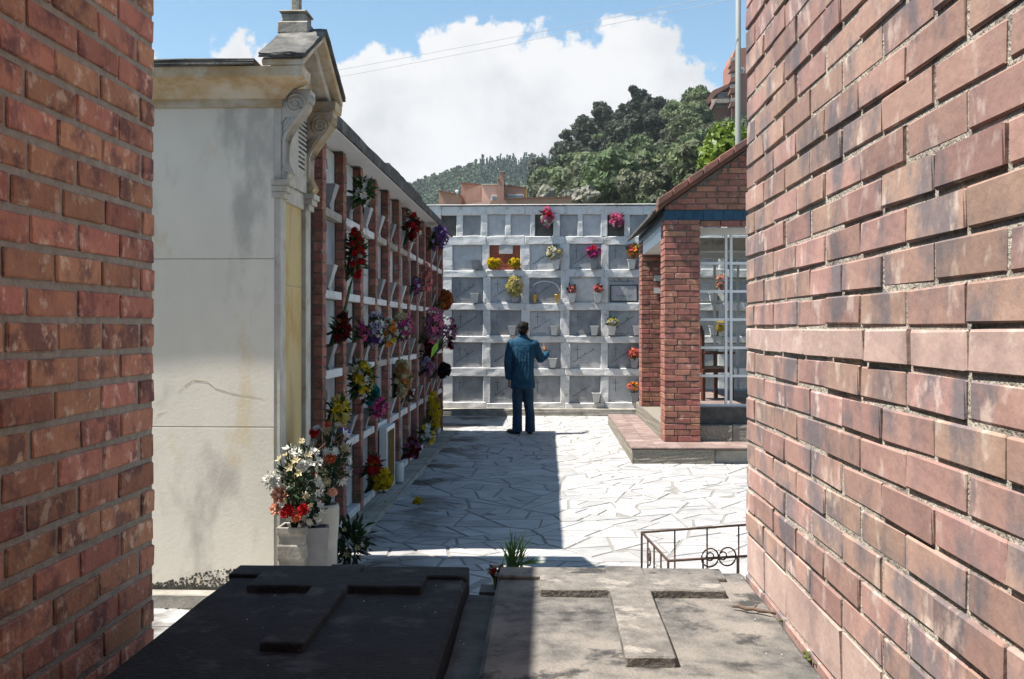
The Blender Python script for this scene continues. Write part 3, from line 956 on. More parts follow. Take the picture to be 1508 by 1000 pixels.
# wall: courses of render separated by fine joints
zs = [.10, 1.03, 2.005, 2.98]
for a, b_ in zip(zs, zs[1:]):
    o = MB().box(-4.2, XM - .035, YM0, YM1, a + .002, b_ - .002).build('wall_panel', 'plaster_cream', ms, bevel=.003)
MB().box(-4.19, XM - .045, YM0 + .006, YM1 - .006, .05, 2.99).build('core', 'plaster_cream', ms)
rk = random.Random(9); b = MB()                # mould spots thinning out above the plinth
for _ in range(2600):
    x_ = rk.uniform(-3.4, XM - .05); h_ = .088 + .075 * rk.random() ** 2.6 * (1 + .6 * math.sin(x_ * 6)); r_ = rk.uniform(.002, .009)
    b.add([(x_ + r_ * rk.uniform(.6, 1.2) * math.cos(a * 1.047), YM0 - .001 - .0004 * rk.random(), h_ + r_ * rk.uniform(.6, 1.3) * math.sin(a * 1.047)) for a in range(6)], [(0, 1, 2, 3, 4, 5)])
b.build('damp_spots', 'plaster_base', ms)['kind'] = 'stuff'
MB().box(-4.3, XM + .02, YM0 - .10, YM1 - .02, 0, .085).build('plinth', 'concrete', ms, bevel=.006)
b = MB(); rk = random.Random(6)
for path in (((285, 560), (305, 563), (318, 572), (340, 579), (362, 582), (388, 587)), ((228, 624), (232, 612), (246, 605)), ((262, 578), (272, 570), (285, 560))):
    q = [P(x_ + rk.uniform(-1, 1), y_ + rk.uniform(-1, 1), Y=YM0) for x_, y_ in path]
    for a, b_ in zip(q, q[1:]):
        d_ = Vector((0, 0, rk.uniform(.0015, .004)))
        b.add([a - d_ + Vector((0, -.001, 0)), b_ - d_ * .6 + Vector((0, -.001, 0)), b_ + d_ * .6 + Vector((0, -.001, 0)), a + d_ + Vector((0, -.001, 0))], [(0, 1, 2, 3)])
b.build('plaster_crack', 'stone_brown', ms)
# corner pilasters on the alley face
for nm, y0, y1 in (('pilaster', YM0 + .004, YM0 + .125), ('pilaster', YM1 - .125, YM1 - .004)):
    MB().box(XM - .06, XM, y0, y1, .088, 2.46).build(nm, 'stone_white', ms, bevel=.004)
MB().box(XM - .06, XM - .03, YM0 + .125, YM1 - .125, .088, 1.86).build('panel', 'stone_yellow', ms)
MB().box(XM - .06, XM - .03, YM0 + .125, YM1 - .125, 1.864, 2.36).build('panel', 'stone_yellow', ms)
MB().box(XM - .06, XM - .012, YM0 + .125, YM1 - .125, 2.36, 2.46).build('lintel', 'stone_white', ms, bevel=.004)
for y0 in (YM0 + .0, YM1 - .13):
    b = MB()
    for k, (dz, dx) in enumerate(((0, .055), (.035, .04), (.07, .02))):
        b.box(XM - .05, XM + dx, y0 - .012 * (3 - k) / 3 + .0, y0 + .13 + .012 * (3 - k) / 3, 2.462 - dz - .033, 2.462 - dz)
    b.build('capital', 'stone_white', ms)
# upper frieze with inscription
MB().box(XM - .06, XM + .005, YM0 + .002, YM1 - .002, 2.463, 2.985).build('frieze', 'stone_white', ms, bevel=.003)
b = MB(); rg = random.Random(4)
for r_ in range(11):
    zt_ = 2.90 - r_ * .030; y = YM0 + .40 + (0 if r_ < 7 else .0)
    n_ = 10 if r_ < 7 else 5
    for _ in range(n_):
        w = rg.uniform(.008, .034)
        if y + w > YM0 + .76: break
        b.box(XM + .004, XM + .0075, y, y + w, zt_, zt_ + rg.uniform(.008, .015)); y += w + rg.uniform(.006, .012)
b.build('inscription', 'carving', ms)


def console(y0, y1, mat):
    zt_, zb = 2.985, 2.465
    out = []
    for t in [k / 16 for k in range(17)]:
        z = zt_ - (zt_ - zb) * t
        d = .155 * (1 - smoothstep(.05, .62, t)) + .02 + .035 * math.exp(-((t - .93) / .07) ** 2)
        out.append((XM + d, z))
    poly = [(XM, zt_)] + out + [(XM, zb)]
    b = MB(); b.prism(poly, y0, y1)
    o = b.build('scroll_bracket', mat, ms, bevel=.004)
    b = MB()
    for cz, cx, r0 in ((zt_ - .085, XM + .085, .062), (zb + .045, XM + .022, .018)):
        for yy in (y0 - .001, y1 + .001):
            sp = [(cx + r0 * (1 - t / 40) * math.cos(t * .42), yy, cz + r0 * (1 - t / 40) * math.sin(t * .42)) for t in range(36)]
            b.tube(sp, .006, 5)
    for k in range(3):
        d = .028 + .022 * k
        b.tube([(XM + max(.006, q[0] - XM - d), y0 - .001, q[1]) for q in out[5:15]], .004, 5)
    for k in range(4):     # flutes on the front
        yy = y0 + (y1 - y0) * (k + .5) / 4
        b.tube([(q[0] + .001, yy, q[1]) for q in out[1:-1]], .006, 5)
    b.build('scroll', mat, o, True)


console(YM0 + .006, YM0 + .125, 'stone_white')
console(YM1 - .125, YM1 - .006, 'stone_brown')
# cornice: moulded profile wrapped round the near side and alley face
prof = [(0, 2.88), (.012, 2.88), (.012, 2.925), (.03, 2.93), (.045, 2.955), (.075, 2.985), (.12, 3.005), (.165, 3.02), (.17, 3.075), (0, 3.075)]
b = MB()
ringA = [(-4.2, YM0 - d, z) for d, z in prof]
ringB = [(XM + .0 + d, YM0 - d, z) for d, z in prof]
b.rings([ringA, ringB])
b.build('cornice', 'stone_brown', ms)
b = MB()
b.rings([[(XM + .0 + d + .0005, YM0 - d + .0005, z) for d, z in prof], [(XM + d + .0005, YM0 + .03, z) for d, z in prof]])
b.build('cornice_return', 'stone_brown', ms)
b = MB(); b.rings([[(XM + d + .0005, YM1 - .03, z) for d, z in prof], [(XM + d + .0005, YM1 + d, z) for d, z in prof]])
b.build('cornice_return', 'stone_brown', ms)
MB().box(-4.2, XM - .10, YM0 - .185, YM1 + .185, 3.077, 3.115).build('roof_slab', 'roof_dark', ms, rough=.004, cuts=6)
# pediment
ym = (YM0 + YM1) / 2
ap_z, ev_z = 3.42, 3.08
b = MB(); b.prism([(YM0 - .10, ev_z), (YM1 + .10, ev_z), (ym, ap_z - .07)], XM - .05, XM + .03, 'x'); b.build('tympanum', 'stone_brown', ms)
for sgn, y_e in ((-1, YM0 - .17), (1, YM1 + .17)):
    b = MB()
    b.prism([(y_e, ev_z - .005), (ym, ap_z - .055), (ym, ap_z - .012), (y_e, ev_z + .036)], XM - .06, XM + .175, 'x')
    b.build('raking_cornice', 'stone_brown', ms, bevel=.006)
    b = MB()
    b.prism([(y_e - sgn * -.012, ev_z + .038), (ym, ap_z - .010), (ym, ap_z + .022), (y_e - sgn * -.012, ev_z + .068)], XM - .075, XM + .19, 'x')
    b.build('roof_slope', 'roof_dark', ms, rough=.003, cuts=5)
    b = MB()
    b.prism([(y_e + .04 * -sgn, ev_z - .06), (ym, ap_z - .115), (ym, ap_z - .06), (y_e + .04 * -sgn, ev_z - .008)], XM + .02, XM + .12, 'x')
    b.build('raking_moulding', 'stone_white', ms, bevel=.01)
b = MB()
for (h0, h1, w) in ((ap_z - .03, ap_z + .045, .095), (ap_z + .045, ap_z + .10, .075), (ap_z + .10, ap_z + .115, .088)):
    b.box(XM - .0 - w, XM + w, ym - w, ym + w, h0, h1)
b.build('cross_pedestal', 'concrete', ms, bevel=.008)
cr_ = MB(); cr_.box(XM + .0 - .027, XM + .027, ym - .027, ym + .027, ap_z + .116, ap_z + .95); cr_.build('cross_shaft', 'concrete', ms, bevel=.005)
MB().box(XM - .024, XM + .024, ym - .24, ym + .24, ap_z + .30, ap_z + .35).build('cross_arm', 'concrete', ms, bevel=.005)

# ------------------------------------------------------------------ columbarium along the alley
XC, XS = -1.60, -1.665            # pilaster front, slab front
Y0C, SP, NCOL = 7.06, .722, 12
YC1 = Y0C + SP * (NCOL - 1) + .06
ROWZ = [.05, .64, 1.235, 1.823, 2.425, 2.97]
cb = thing('columbarium', 'long brick columbarium of burial niches lining the left of the alley', 'columbarium', (XC - .6, 10.8, 0))
MB().box(XC - 2.2, XS - .03, 6.97, YC1 + .03, 0, 2.985).build('back_body', 'plaster_white', cb)
MB().box(XS - .03, XC + .19, 7.02, YC1 + .10, 0, .045).build('kerb', 'concrete', cb, bevel=.006, rough=.003, cuts=10)
# roof slab: dark weathered edge, white soffit
MB().box(XC - 2.2, XC + .12, 6.88, YC1 + .10, 2.988, 2.996).build('soffit', 'white_paint', cb)
o = MB().box(XC - 2.2, XC + .135, 6.87, YC1 + .12, 2.999, 3.085).build('roof_slab', 'roof_dark', cb); noisy(o, 20, .008, 5, 2)
o = MB().box(XC - 2.2, XC + .11, 9.25, 11.7, 3.088, 3.15).build('roof_overlay', 'roof_dark', cb); noisy(o, 12, .008, 5, 4)
rgc = random.Random(12)
B = Bricks(cb, 3, 298)
pw = .115
for i in range(NCOL):
    yc = Y0C + SP * i
    MB().box(XS - .02, XC - .006, yc - pw / 2 + .006, yc + pw / 2 - .006, .056, 2.98).build('pilaster_core', 'mortar_dark', cb)
    z = .058
    while z < 2.93:
        h = .0745
        B.put((XC - .034, yc, z + h / 2), (.068, pw, h - .009), 'brick_red', i < 8, jit=.002)
        z += h
B.done()
# niches: slab, ledge
SLAB = {}
for i in range(NCOL - 1):
    ya, yb = Y0C + SP * i + pw / 2 + .003, Y0C + SP * (i + 1) - pw / 2 - .003
    for j in range(5):
        z0, z1 = ROWZ[j], ROWZ[j + 1]
        mt = rgc.choice(['marble_grey', 'marble_grey', 'marble_pale'])
        if (i, j) == (2, 3): mt = 'marble_pale'
        s = MB().box(XS - .028, XS - rgc.uniform(0, .012), ya, yb, z0 + .062, z1 - .004).build('grave_slab', mt, cb, bevel=.003, origin=(XS, (ya + yb) / 2, z0))
        SLAB[(i, j)] = s
        MB().box(XS - .028, XC - .012 + rgc.uniform(-.006, .008), ya, yb, z0 + rgc.uniform(-.004, .004), z0 + .06).build('ledge', 'plaster_white' if rgc.random() < .8 else 'concrete', cb, bevel=.003)


def scrawl(b, o, ux, uz, L, h, seed, w=.006, nrm=(0, -1, 0)):
    """a line of illegible cursive, a ribbon laid on a slab"""
    r = random.Random(seed); n = int(L / .009)
    pts = []
    for k in range(n):
        t = k / n * L
        pts.append((t, h * (.5 * math.sin(k * 1.15 + r.uniform(-.5, .5)) * r.uniform(.35, 1) + (.9 if r.random() < .06 else 0))))
    ux = Vector(ux).normalized(); uz = Vector(uz).normalized(); o = Vector(o); nv = Vector(nrm) * .0025
    for (a, c), (d, e) in zip(pts, pts[1:]):
        if r.random() < .05: continue
        p0 = o + ux * a + uz * c + nv; p1 = o + ux * d + uz * e + nv
        dd = (p1 - p0).normalized(); pp = dd.cross(Vector(nrm)).normalized() * w * .5
        b.add([p0 - pp, p1 - pp, p1 + pp, p0 + pp], [(0, 1, 2, 3)])


def slab_marks(slab, yface, x0, x1, z0, z1, seed, cross=True, diag=True, small=True, mat='carving'):
    r = random.Random(seed); b = MB(); W, H_ = x1 - x0, z1 - z0
    if cross:
        cx = x0 + W * r.uniform(.2, .26); zt_ = z1 - H_ * .1; zb = z1 - H_ * .58
        b.box(cx - .004, cx + .004, yface - .003, yface - .001, zb, zt_); b.box(cx - W * .1, cx - .0045, yface - .003, yface - .001, zt_ - H_ * .15, zt_ - H_ * .15 + .007); b.box(cx + .0045, cx + W * .1, yface - .003, yface - .001, zt_ - H_ * .15, zt_ - H_ * .15 + .007)
    if diag:
        L_ = math.hypot(W * .8, H_ * .62)
        scrawl(b, (x0 + W * .1, yface, z0 + H_ * .22), (W * .8, 0, H_ * .62), (-H_ * .62, 0, W * .8), L_ * r.uniform(.7, 1), .030, seed, .008)
    if small:
        scrawl(b, (x0 + W * .2, yface, z0 + H_ * .08), (1, 0, 0), (0, 0, 1), W * r.uniform(.35, .55), .014, seed + 1, .005)
    if b.v: b.build('inscription', mat, slab)


# faint carving on near side-wall slabs
for (i, j), s in SLAB.items():
    if i < 5 and rgc.random() < .6:
        b = MB(); yy = Y0C + SP * i + .14; z1 = ROWZ[j + 1]
        cen = Vector((XS + .001, yy + .16, z1 - .17))
        b.tube([(XS, cen.y + .07 * math.cos(a * .4), cen.z + .09 * math.sin(a * .4)) for a in range(13)], .003, 4)
        scrawl(b, (XS, yy + .05, z1 - .34), (0, 1, 0), (0, 0, 1), .36, .02, i * 7 + j, .006, (1, 0, 0))
        b.build('carving', 'carving', s)

# ------------------------------------------------------------------ back wall of niches
YB = 18.42
bw = thing('niche_wall', 'white plastered wall of square burial niches closing the far end', 'wall', (0, YB, 0))
def bx(px): return P(px, 484, Y=YB).x
def bz(py): return P(780, py, Y=YB).z
XB0, XB1 = bx(560), bx(1300)
MB().box(XB0, XB1, YB + .075, YB + 2.4, 0, bz(306)).build('back_body', 'plaster_white', bw)
COLS = [(666, 711), (722, 767), (780, 825), (839, 885), (896, 942), (955, 1000), (1013, 1058), (1071, 1116)]
ROWS = [(360, 397.5), (408.5, 446.5), (457, 494.5), (505, 542), (554, 593)]
TOPC = [(650, 672), (681, 708), (717, 744), (752, 781), (788, 815), (824, 850), (858, 884), (894, 920), (928, 955), (964, 990), (1000, 1026), (1036, 1062), (1072, 1098)]
TOPR = (316, 347.5)
rgb_ = random.Random(31)
def wob(): return rgb_.uniform(-.012, .012)
zedges = [bz(302.5), bz(TOPR[0])] + [q for r_ in [TOPR] for q in (bz(TOPR[1]),)] 
hb = [(302.5, TOPR[0])]
allr = [TOPR] + ROWS
for a, b_ in zip(allr, allr[1:]): hb.append((a[1], b_[0]))
hb.append((ROWS[-1][1], 601))
for k, (ya, yb) in enumerate(hb):
    # long beam cut in lengths so that its edges waver
    xs = [XB0] + [bx(q) for q in (650, 716, 773, 832, 890, 948, 1006, 1064)] + [XB1]
    for xa, xb in zip(xs, xs[1:]):
        o = MB().box(xa, xb, YB + wob() * .5, YB + .08, bz(yb) + wob(), bz(ya) + wob()).build('beam', 'plaster_white', bw, bevel=.01); noisy(o, 5, .009, 9, k)
for k, rr_ in enumerate(allr):
    cols = TOPC if k == 0 else COLS
    edges = [560] + [q for c_ in cols for q in c_] + [1300]
    for a, b_ in zip(edges[::2], edges[1::2]):
        o = MB().box(bx(a) + wob(), bx(b_) + wob(), YB + .008 + wob() * .5, YB + .08, bz(rr_[1]) - .01, bz(rr_[0]) + .01).build('post', 'plaster_white', bw, bevel=.008); noisy(o, 4, .009, 9, k + a)
MB().box(bx(640), XB1, YB - .22, YB + .1, 0, bz(601) - .002).build('kerb', 'concrete', bw, bevel=.01, rough=.004, cuts=12)
MB().box(XB0, XB1, YB - .03, YB + .5, bz(302.5) + .004, bz(301)).build('coping', 'plaster_white', bw, bevel=.008)
BS = {}
special = {(0, 1): 'plaque_brick', (0, 2): 'marble_pale', (1, 3): 'vase_white', (1, 4): 'marble_pale'}
for r_, (ya, yb) in enumerate(ROWS):
    for c_, (xa, xb) in enumerate(COLS):
        x0, x1, z0, z1 = bx(xa) - .02, bx(xb) + .02, bz(yb) - .02, bz(ya) + .02
        mt = special.get((r_, c_), 'marble_grey' if (r_ * 7 + c_ * 3) % 5 else 'marble_pale')
        yf = YB + .045
        s = MB().box(x0, x1, yf, YB + .078, z0, z1).build('grave_slab', mt, bw, origin=((x0 + x1) / 2, yf, z0)); BS[(r_, c_)] = (s, yf, x0, x1, z0, z1)
        if (r_, c_) not in special and c_ < 6: slab_marks(s, yf, x0 + .03, x1 - .03, z0 + .03, z1 - .03, r_ * 10 + c_, cross=(r_ * 3 + c_) % 5 != 0, diag=(r_ + 2 * c_) % 4 != 0)
        elif (r_, c_) == (0, 2): slab_marks(s, yf, x0 + .03, x1 - .03, z0 + .03, z1 - .03, 77, cross=False)
for c_, (xa, xb) in enumerate(TOPC):
    x0, x1, z0, z1 = bx(xa) - .015, bx(xb) + .015, bz(TOPR[1]) - .015, bz(TOPR[0]) + .015
    yf = YB + (.062 if c_ in (4, 7, 0) else .04)
    s = MB().box(x0, x1, yf, YB + .078, z0, z1).build('grave_slab', 'concrete_dark' if c_ in (4, 7, 0) else ('marble_pale' if c_ in (2, 3, 6) else 'marble_grey'), bw, origin=((x0 + x1) / 2, yf, z0))
    if c_ in (1, 6, 8): slab_marks(s, yf, x0 + .02, x1 - .02, z0 + .02, z1 - .02, 90 + c_, cross=False, diag=False)
# brick-red niche with plaque, arched niche, black framed plaque, heart carving
s, yf, x0, x1, z0, z1 = BS[(0, 1)]
for k in range(7):
    for q in range(2):
        MB().box(x0 + .03 + (x1 - x0 - .06) * q / 2 + .004, x0 + .03 + (x1 - x0 - .06) * (q + 1) / 2 - .004, yf - .012, yf - .001, z0 + .03 + k * .062, z0 + .03 + k * .062 + .054).build('brick', 'plaque_brick', s)
MB().box(x0 + .18, x1 - .17, yf - .03, yf - .0125, z1 - .19, z1 - .035).build('plaque', 'marble_pale', s)
s, yf, x0, x1, z0, z1 = BS[(1, 2)]
b = MB(); mx0 = (x0 + x1) / 2; w = (x1 - x0) / 2 - .03
b.tube([(mx0 - w * math.cos(a * math.pi / 12), yf - .006, z0 + .24 + .19 * math.sin(a * math.pi / 12)) for a in range(13)], .014, 6)
b.build('arch_moulding', 'plaster_white', s, True)
s, yf, x0, x1, z0, z1 = BS[(1, 4)]
fr = MB()
fr.box(x0 + .05, x1 - .05, yf - .02, yf - .001, z0 + .045, z0 + .36)
fr.build('frame', 'plaque_black', s)
MB().box(x0 + .075, x1 - .075, yf - .024, yf - .0205, z0 + .065, z0 + .34).build('plaque', 'marble_grey', s)
b = MB(); scrawl(b, (x0 + .05, yf - .004, z1 - .095), (1, 0, 0), (0, 0, 1), .46, .045, 5, .009); scrawl(b, (x0 + .16, yf - .025, z0 + .15), (1, 0, 0), (0, 0, 1), .3, .02, 6, .006); b.build('inscription', 'carving', s)
s, yf, x0, x1, z0, z1 = BS[(2, 4)]
b = MB(); cx = (x0 + x1) / 2
for sx in (-1, 1): b.tube([(cx + sx * .075 * math.sin(t * math.pi / 8) * (1 if t > 2 else .95), yf - .002, z0 + .05 + .15 * t / 8 - (.03 if t == 8 else 0)) for t in range(9)], .004, 4)
b.tube([(cx + .05 * math.cos(t * .5), yf - .002, z0 + .30 + .075 * math.sin(t * .5)) for t in range(14)], .004, 4)
b.tube([(cx - .22 + .44 * t / 10, yf - .002, z0 + .32 + .12 * math.sin(math.pi * t / 10)) for t in range(11)], .004, 4); b.build('heart_carving', 'marble_pale', s)

# low wall across the side passage, hidden from here, whose shadow lies before the niches
pwl = thing('passage_wall', 'low plastered wall beside the passage at the far left corner', 'wall', (-2.1, 17, 0))
MB().box(-2.25, -1.98, 16.05, 18.1, 0, 2.28).build('wall_body', 'plaster_white', pwl); MB().box(-2.3, -1.94, 16.02, 18.12, 2.28, 2.34).build('coping', 'roof_dark', pwl)

# ------------------------------------------------------------------ brick shelter on the right
XG, YG, PWD = 1.43, 12.36, .44
sh = thing('brick_shelter', 'red brick shelter with blue tile band, gabled roof and white lattice window', 'shelter', (2.9, 14, 0))
o = MB().box(.985, 1.955, 11.80, 16.6, 0, .178).build('lower_step', 'pebbledash', sh, bevel=.01, rough=.004, cuts=6)
o = MB().box(1.957, 5.0, 11.86, 16.6, 0, .172).build('lower_step', 'concrete', sh, bevel=.015, rough=.004, cuts=6)
MB().box(1.433, 1.86 + .42, 12.44, 16.4, .178, .40).build('upper_step', 'pebbledash', sh, bevel=.01, rough=.004, cuts=5)
MB().box(2.282, 4.9, 12.47, 16.4, .178, .40).build('upper_step', 'concrete', sh, bevel=.012, rough=.004, cuts=5)
MB().box(1.875, 4.6, 12.56, 16.3, .40, .61).build('plinth', 'concrete_dark', sh, bevel=.006)
MB().box(1.88, 4.59, 12.57, 16.29, .611, .62).build('floor_sheet', 'tile_red', sh)
rg = random.Random(41)
for j in range(2):          # tread tiles, front strip then left strip
    for i in range(8):
        x0 = .985 - .012 + i * .305; y0 = 11.785 + j * .315
        if x0 > 3.2: continue
        MB().box(x0 + .003, x0 + .302, y0 + .003, y0 + .312, .180, .2 + rg.uniform(-.001, .001)).build('tread_tile', 'tile_red', sh, bevel=.003)
for j in range(13):
    for i in range(2):
        x0 = .973 + i * .228; y0 = 11.785 + .63 + j * .30
        MB().box(x0 + .003, x0 + .225, y0 + .003, y0 + .297, .180, .2 + rg.uniform(-.001, .001)).build('tread_tile', 'tile_red', sh, bevel=.003)


def pier(x0, y0, z0, z1, B, vis):
    MB().box(x0 + .012, x0 + PWD - .012, y0 + .012, y0 + PWD - .012, z0, z1).build('pier_core', 'mortar_dark', sh)
    z = z0 + .003; k = 0; h = .0745; g = .010; t = .118
    while z + h < z1 + .03:
        c = z + h / 2; hh = h - g
        if k % 2 == 0:
            a = .268 if (k // 2) % 2 else .165
            for (xa, xb) in ((0, a - g / 2), (a + g / 2, PWD)):
                B.put((x0 + (xa + xb) / 2, y0 + t / 2, c), (xb - xa, t, hh), 'brick_red', vis)
                B.put((x0 + (xa + xb) / 2, y0 + PWD - t / 2, c), (xb - xa, t, hh), 'brick_red', False)
            d = PWD - 2 * t - 2 * g
            B.put((x0 + t / 2, y0 + PWD / 2, c), (t, d, hh), 'brick_red', vis); B.put((x0 + PWD - t / 2, y0 + PWD / 2, c), (t, d, hh), 'brick_red', False)
        else:
            a = .21
            for s_, v_ in ((t / 2, vis), (PWD - t / 2, False)):
                B.put((x0 + s_, y0 + (a - g / 2) / 2, c), (t, a - g / 2, hh), 'brick_red', vis)
                B.put((x0 + s_, y0 + (a + g / 2 + PWD) / 2, c), (t, PWD - a - g / 2, hh), 'brick_red', v_)
            d = PWD - 2 * t - 2 * g
            B.put((x0 + PWD / 2, y0 + t / 2, c), (d, t, hh), 'brick_red', vis); B.put((x0 + PWD / 2, y0 + PWD - t / 2, c), (d, t, hh), 'brick_red', False)
        z += h; k += 1


B = Bricks(sh, 6, 300)
pier(XG, YG, .2, 2.935, B, True)
# gable bricks
EZ, SL = 3.075, .69
def roofz(x): return EZ + (x - 1.37) * SL if x < 3.0 else EZ + (4.63 - x) * SL
b = MB(); b.prism([(XG + .01, 3.062), (4.56, 3.062), (4.56, roofz(4.56) - .015), (3.0, roofz(3.0) - .015), (XG + .01, roofz(XG + .01) - .015)], YG + .012, YG + .30); b.build('gable_core', 'mortar_dark', sh)
z = 3.066; k = 0
while z < 4.15:
    x = XG - (.13 if k % 2 else 0)
    while x < 4.5:
        xa, xb = max(x, XG), min(x + .25, 4.56)
        c0 = roofz(xa) - z - .0745; c1 = roofz(xb) - z - .0745
        while xa < xb and roofz(xa) < z + .075: xa += .02
        while xb > xa and roofz(xb) < z + .075: xb -= .02
        if xb - xa > .06:
            B.put(((xa + xb) / 2, YG + .05, z + .037), (xb - xa - .010, .10, .0645), 'brick_red', xa < 2.5)
        x += .26
    z += .0745; k += 1
x = XG + PWD
while x < 4.4:
    B.put((x + .125, YG + .06, 2.90), (.24, .12, .064), 'brick_red', x < 2.5); x += .25
pier(XG, 15.40, .40, 2.935, B, True)
pier(4.13, YG, .2, 2.935, B, False)
pier(4.13, 15.40, .4, 2.935, B, False)
B.done()
# blue tile band, front and left flank
for i in range(26):
    x0 = XG - .004 + i * .121
    MB().box(x0 + .0015, x0 + .1195, YG - .004, YG + .02, 2.938, 3.058).build('band_tile', 'tile_blue', sh, bevel=.002)
for i in range(27):
    y0 = YG + .03 + i * .128
    MB().box(XG - .006, XG + .02, y0 + .0015, y0 + .1265, 2.938, 3.058).build('band_tile', 'tile_blue', sh, bevel=.002)
MB().box(XG + .02, 4.55, YG + .021, YG + .40, 2.936, 3.06).build('front_beam', 'plaster_white', sh)
MB().box(XG + .021, XG + .40, YG + .41, 15.83, 2.87, 3.06).build('side_beam', 'plaster_white', sh)
MB().box(XG + .02, XG + .42, YG + PWD + .003, 15.397, 2.74, 2.868).build('side_lintel', 'white_paint', sh)
MB().box(4.15, 4.55, YG + .41, 15.83, 2.87, 3.06).build('side_beam', 'plaster_white', sh)
MB().box(XG + .41, 4.14, 15.45, 15.8, 2.80, 3.0).build('rear_beam', 'plaster_white', sh)
# roof planes
for sgn in (1, -1):
    xe, xr = (1.34, 3.0) if sgn > 0 else (4.66, 3.0)
    zr = EZ + 1.63 * SL
    b = MB(); b.prism([(xe, EZ - .03 * SL), (xr, zr), (xr, zr + .075), (xe, EZ - .03 * SL + .065)], YG - .08, 16.25); b.build('roof_plane', 'roof_tile', sh)
    for k in range(9):      # verge tiles up the rake
        a0, a1 = k / 9, (k + 1) / 9 - .006
        xa, xb = xe + (xr - xe) * a0, xe + (xr - xe) * a1
        za, zb = EZ - .02 + (zr - EZ + .02) * a0, EZ - .02 + (zr - EZ + .02) * a1
        b = MB(); b.prism([(xa, za + .05 - .004 * (k % 2)), (xb, zb + .05), (xb, zb + .128), (xa, za + .128 + .012)], YG - .15, YG + .12); b.build('verge_tile', 'roof_tile', sh, bevel=.006)
    for k in range(16):
        y0 = YG + .13 + k * .25
        b = MB(); b.prism([(xe - .05 * sgn, EZ - .055), (xe + .22 * sgn, EZ + .12), (xe + .22 * sgn, EZ + .16), (xe - .05 * sgn, EZ - .01)], y0, y0 + .235); b.build('eave_tile', 'roof_dark', sh, bevel=.008)
# lattice windows
def lattice(Y, xa, xb, z0, z1, nz, xs, bar, glass=True):
    w = MB()
    w.box(xa, xb, Y - .03, Y + .03, z1 - .09, z1); w.box(xa, xb, Y - .03, Y + .03, z0, z0 + .03)
    o = w.build('window_frame', 'white_paint', sh)
    zz_ = [z0 + .03 + (z1 - .09 - z0 - .03) * k / nz for k in range(nz + 1)]
    for x_, bw_ in xs:
        MB().box(x_ - bw_ / 2, x_ + bw_ / 2, Y - .022, Y + .022, z0 + .031, z1 - .091).build('mullion', 'white_paint', o)
    for q in zz_[1:-1]:
        MB().box(xa, xb, Y - .014, Y + .014, q - bar / 2, q + bar / 2).build('glazing_bar', 'white_paint', o)
    if glass:
        for (x0, _), (x1, _) in zip(xs, xs[1:]):
            if x1 - x0 < .1: continue
            for a, b_ in zip(zz_, zz_[1:]):
                MB().box(x0, x1, Y + .002, Y + .006, a, b_).build('pane', 'glass', o)
    return o


def gx(px, Y): return P(px, 484, Y=Y).x
lattice(12.64, 1.873, 4.12, .62, 2.868, 6, [(1.89, .03)] + [(gx(1069, 12.64), .03), (gx(1076.5, 12.64), .03)] + [(gx(1070, 12.64) + .36 * k, .03) for k in range(1, 6)] + [(4.10, .03)], .032)
lattice(15.9, 1.875, 4.12, .62, 2.80, 6, [(1.89, .05)] + [(1.89 + .37 * k, .035) for k in range(1, 6)] + [(4.10, .05)], .03, False)
for py in (410, 428):
    c = P(968.5, py, Y=15.39); MB().box(c.x - .055, c.x + .05, 15.377, 15.392, c.z - .04, c.z + .045).build('notice_plate', 'vase_white', sh)

# wooden armchair in the shelter
ca = Vector((2.23, 13.9, .62))
chr_ = thing('armchair', 'dark red wooden armchair with pale seat pad inside the shelter', 'chair', ca)
Rz = Matrix.Translation(ca) @ Matrix.Rotation(R(20), 4, 'Z')
def cbox(nm, mt, *a, bev=.006):
    o = MB().box(*a).build(nm, mt, None, bevel=bev); o.matrix_basis = Rz; o.parent = chr_; o.matrix_parent_inverse = WM[chr_.name].inverted(); WM[o.name] = Rz.copy(); return o
cbox('seat', 'wood_red', -.24, .24, -.24, .24, .38, .43); cbox('seat_pad', 'wood_tan', -.20, .22, -.23, .20, .431, .46)
for a in (-.22, .22):
    for b_ in (-.22, .22): cbox('leg', 'wood_red', a - .025, a + .025, b_ - .025, b_ + .025, 0, .38)
    cbox('armrest', 'wood_red', -.22, .26, a - .03, a + .03, .63, .665); cbox('arm_post', 'wood_red', .19, .235, a - .02, a + .02, .431, .63)
bb = MB(); bb.prism([(-.23, .431), (.23, .431), (.23, .92), (.16, 1.02), (0, 1.06), (-.16, 1.02), (-.23, .92)], -.25, -.20, 'x')
o = bb.build('backrest', 'wood_red', None, bevel=.006); o.matrix_basis = Rz; o.parent = chr_; o.matrix_parent_inverse = WM[chr_.name].inverted(); WM[o.name] = Rz.copy()

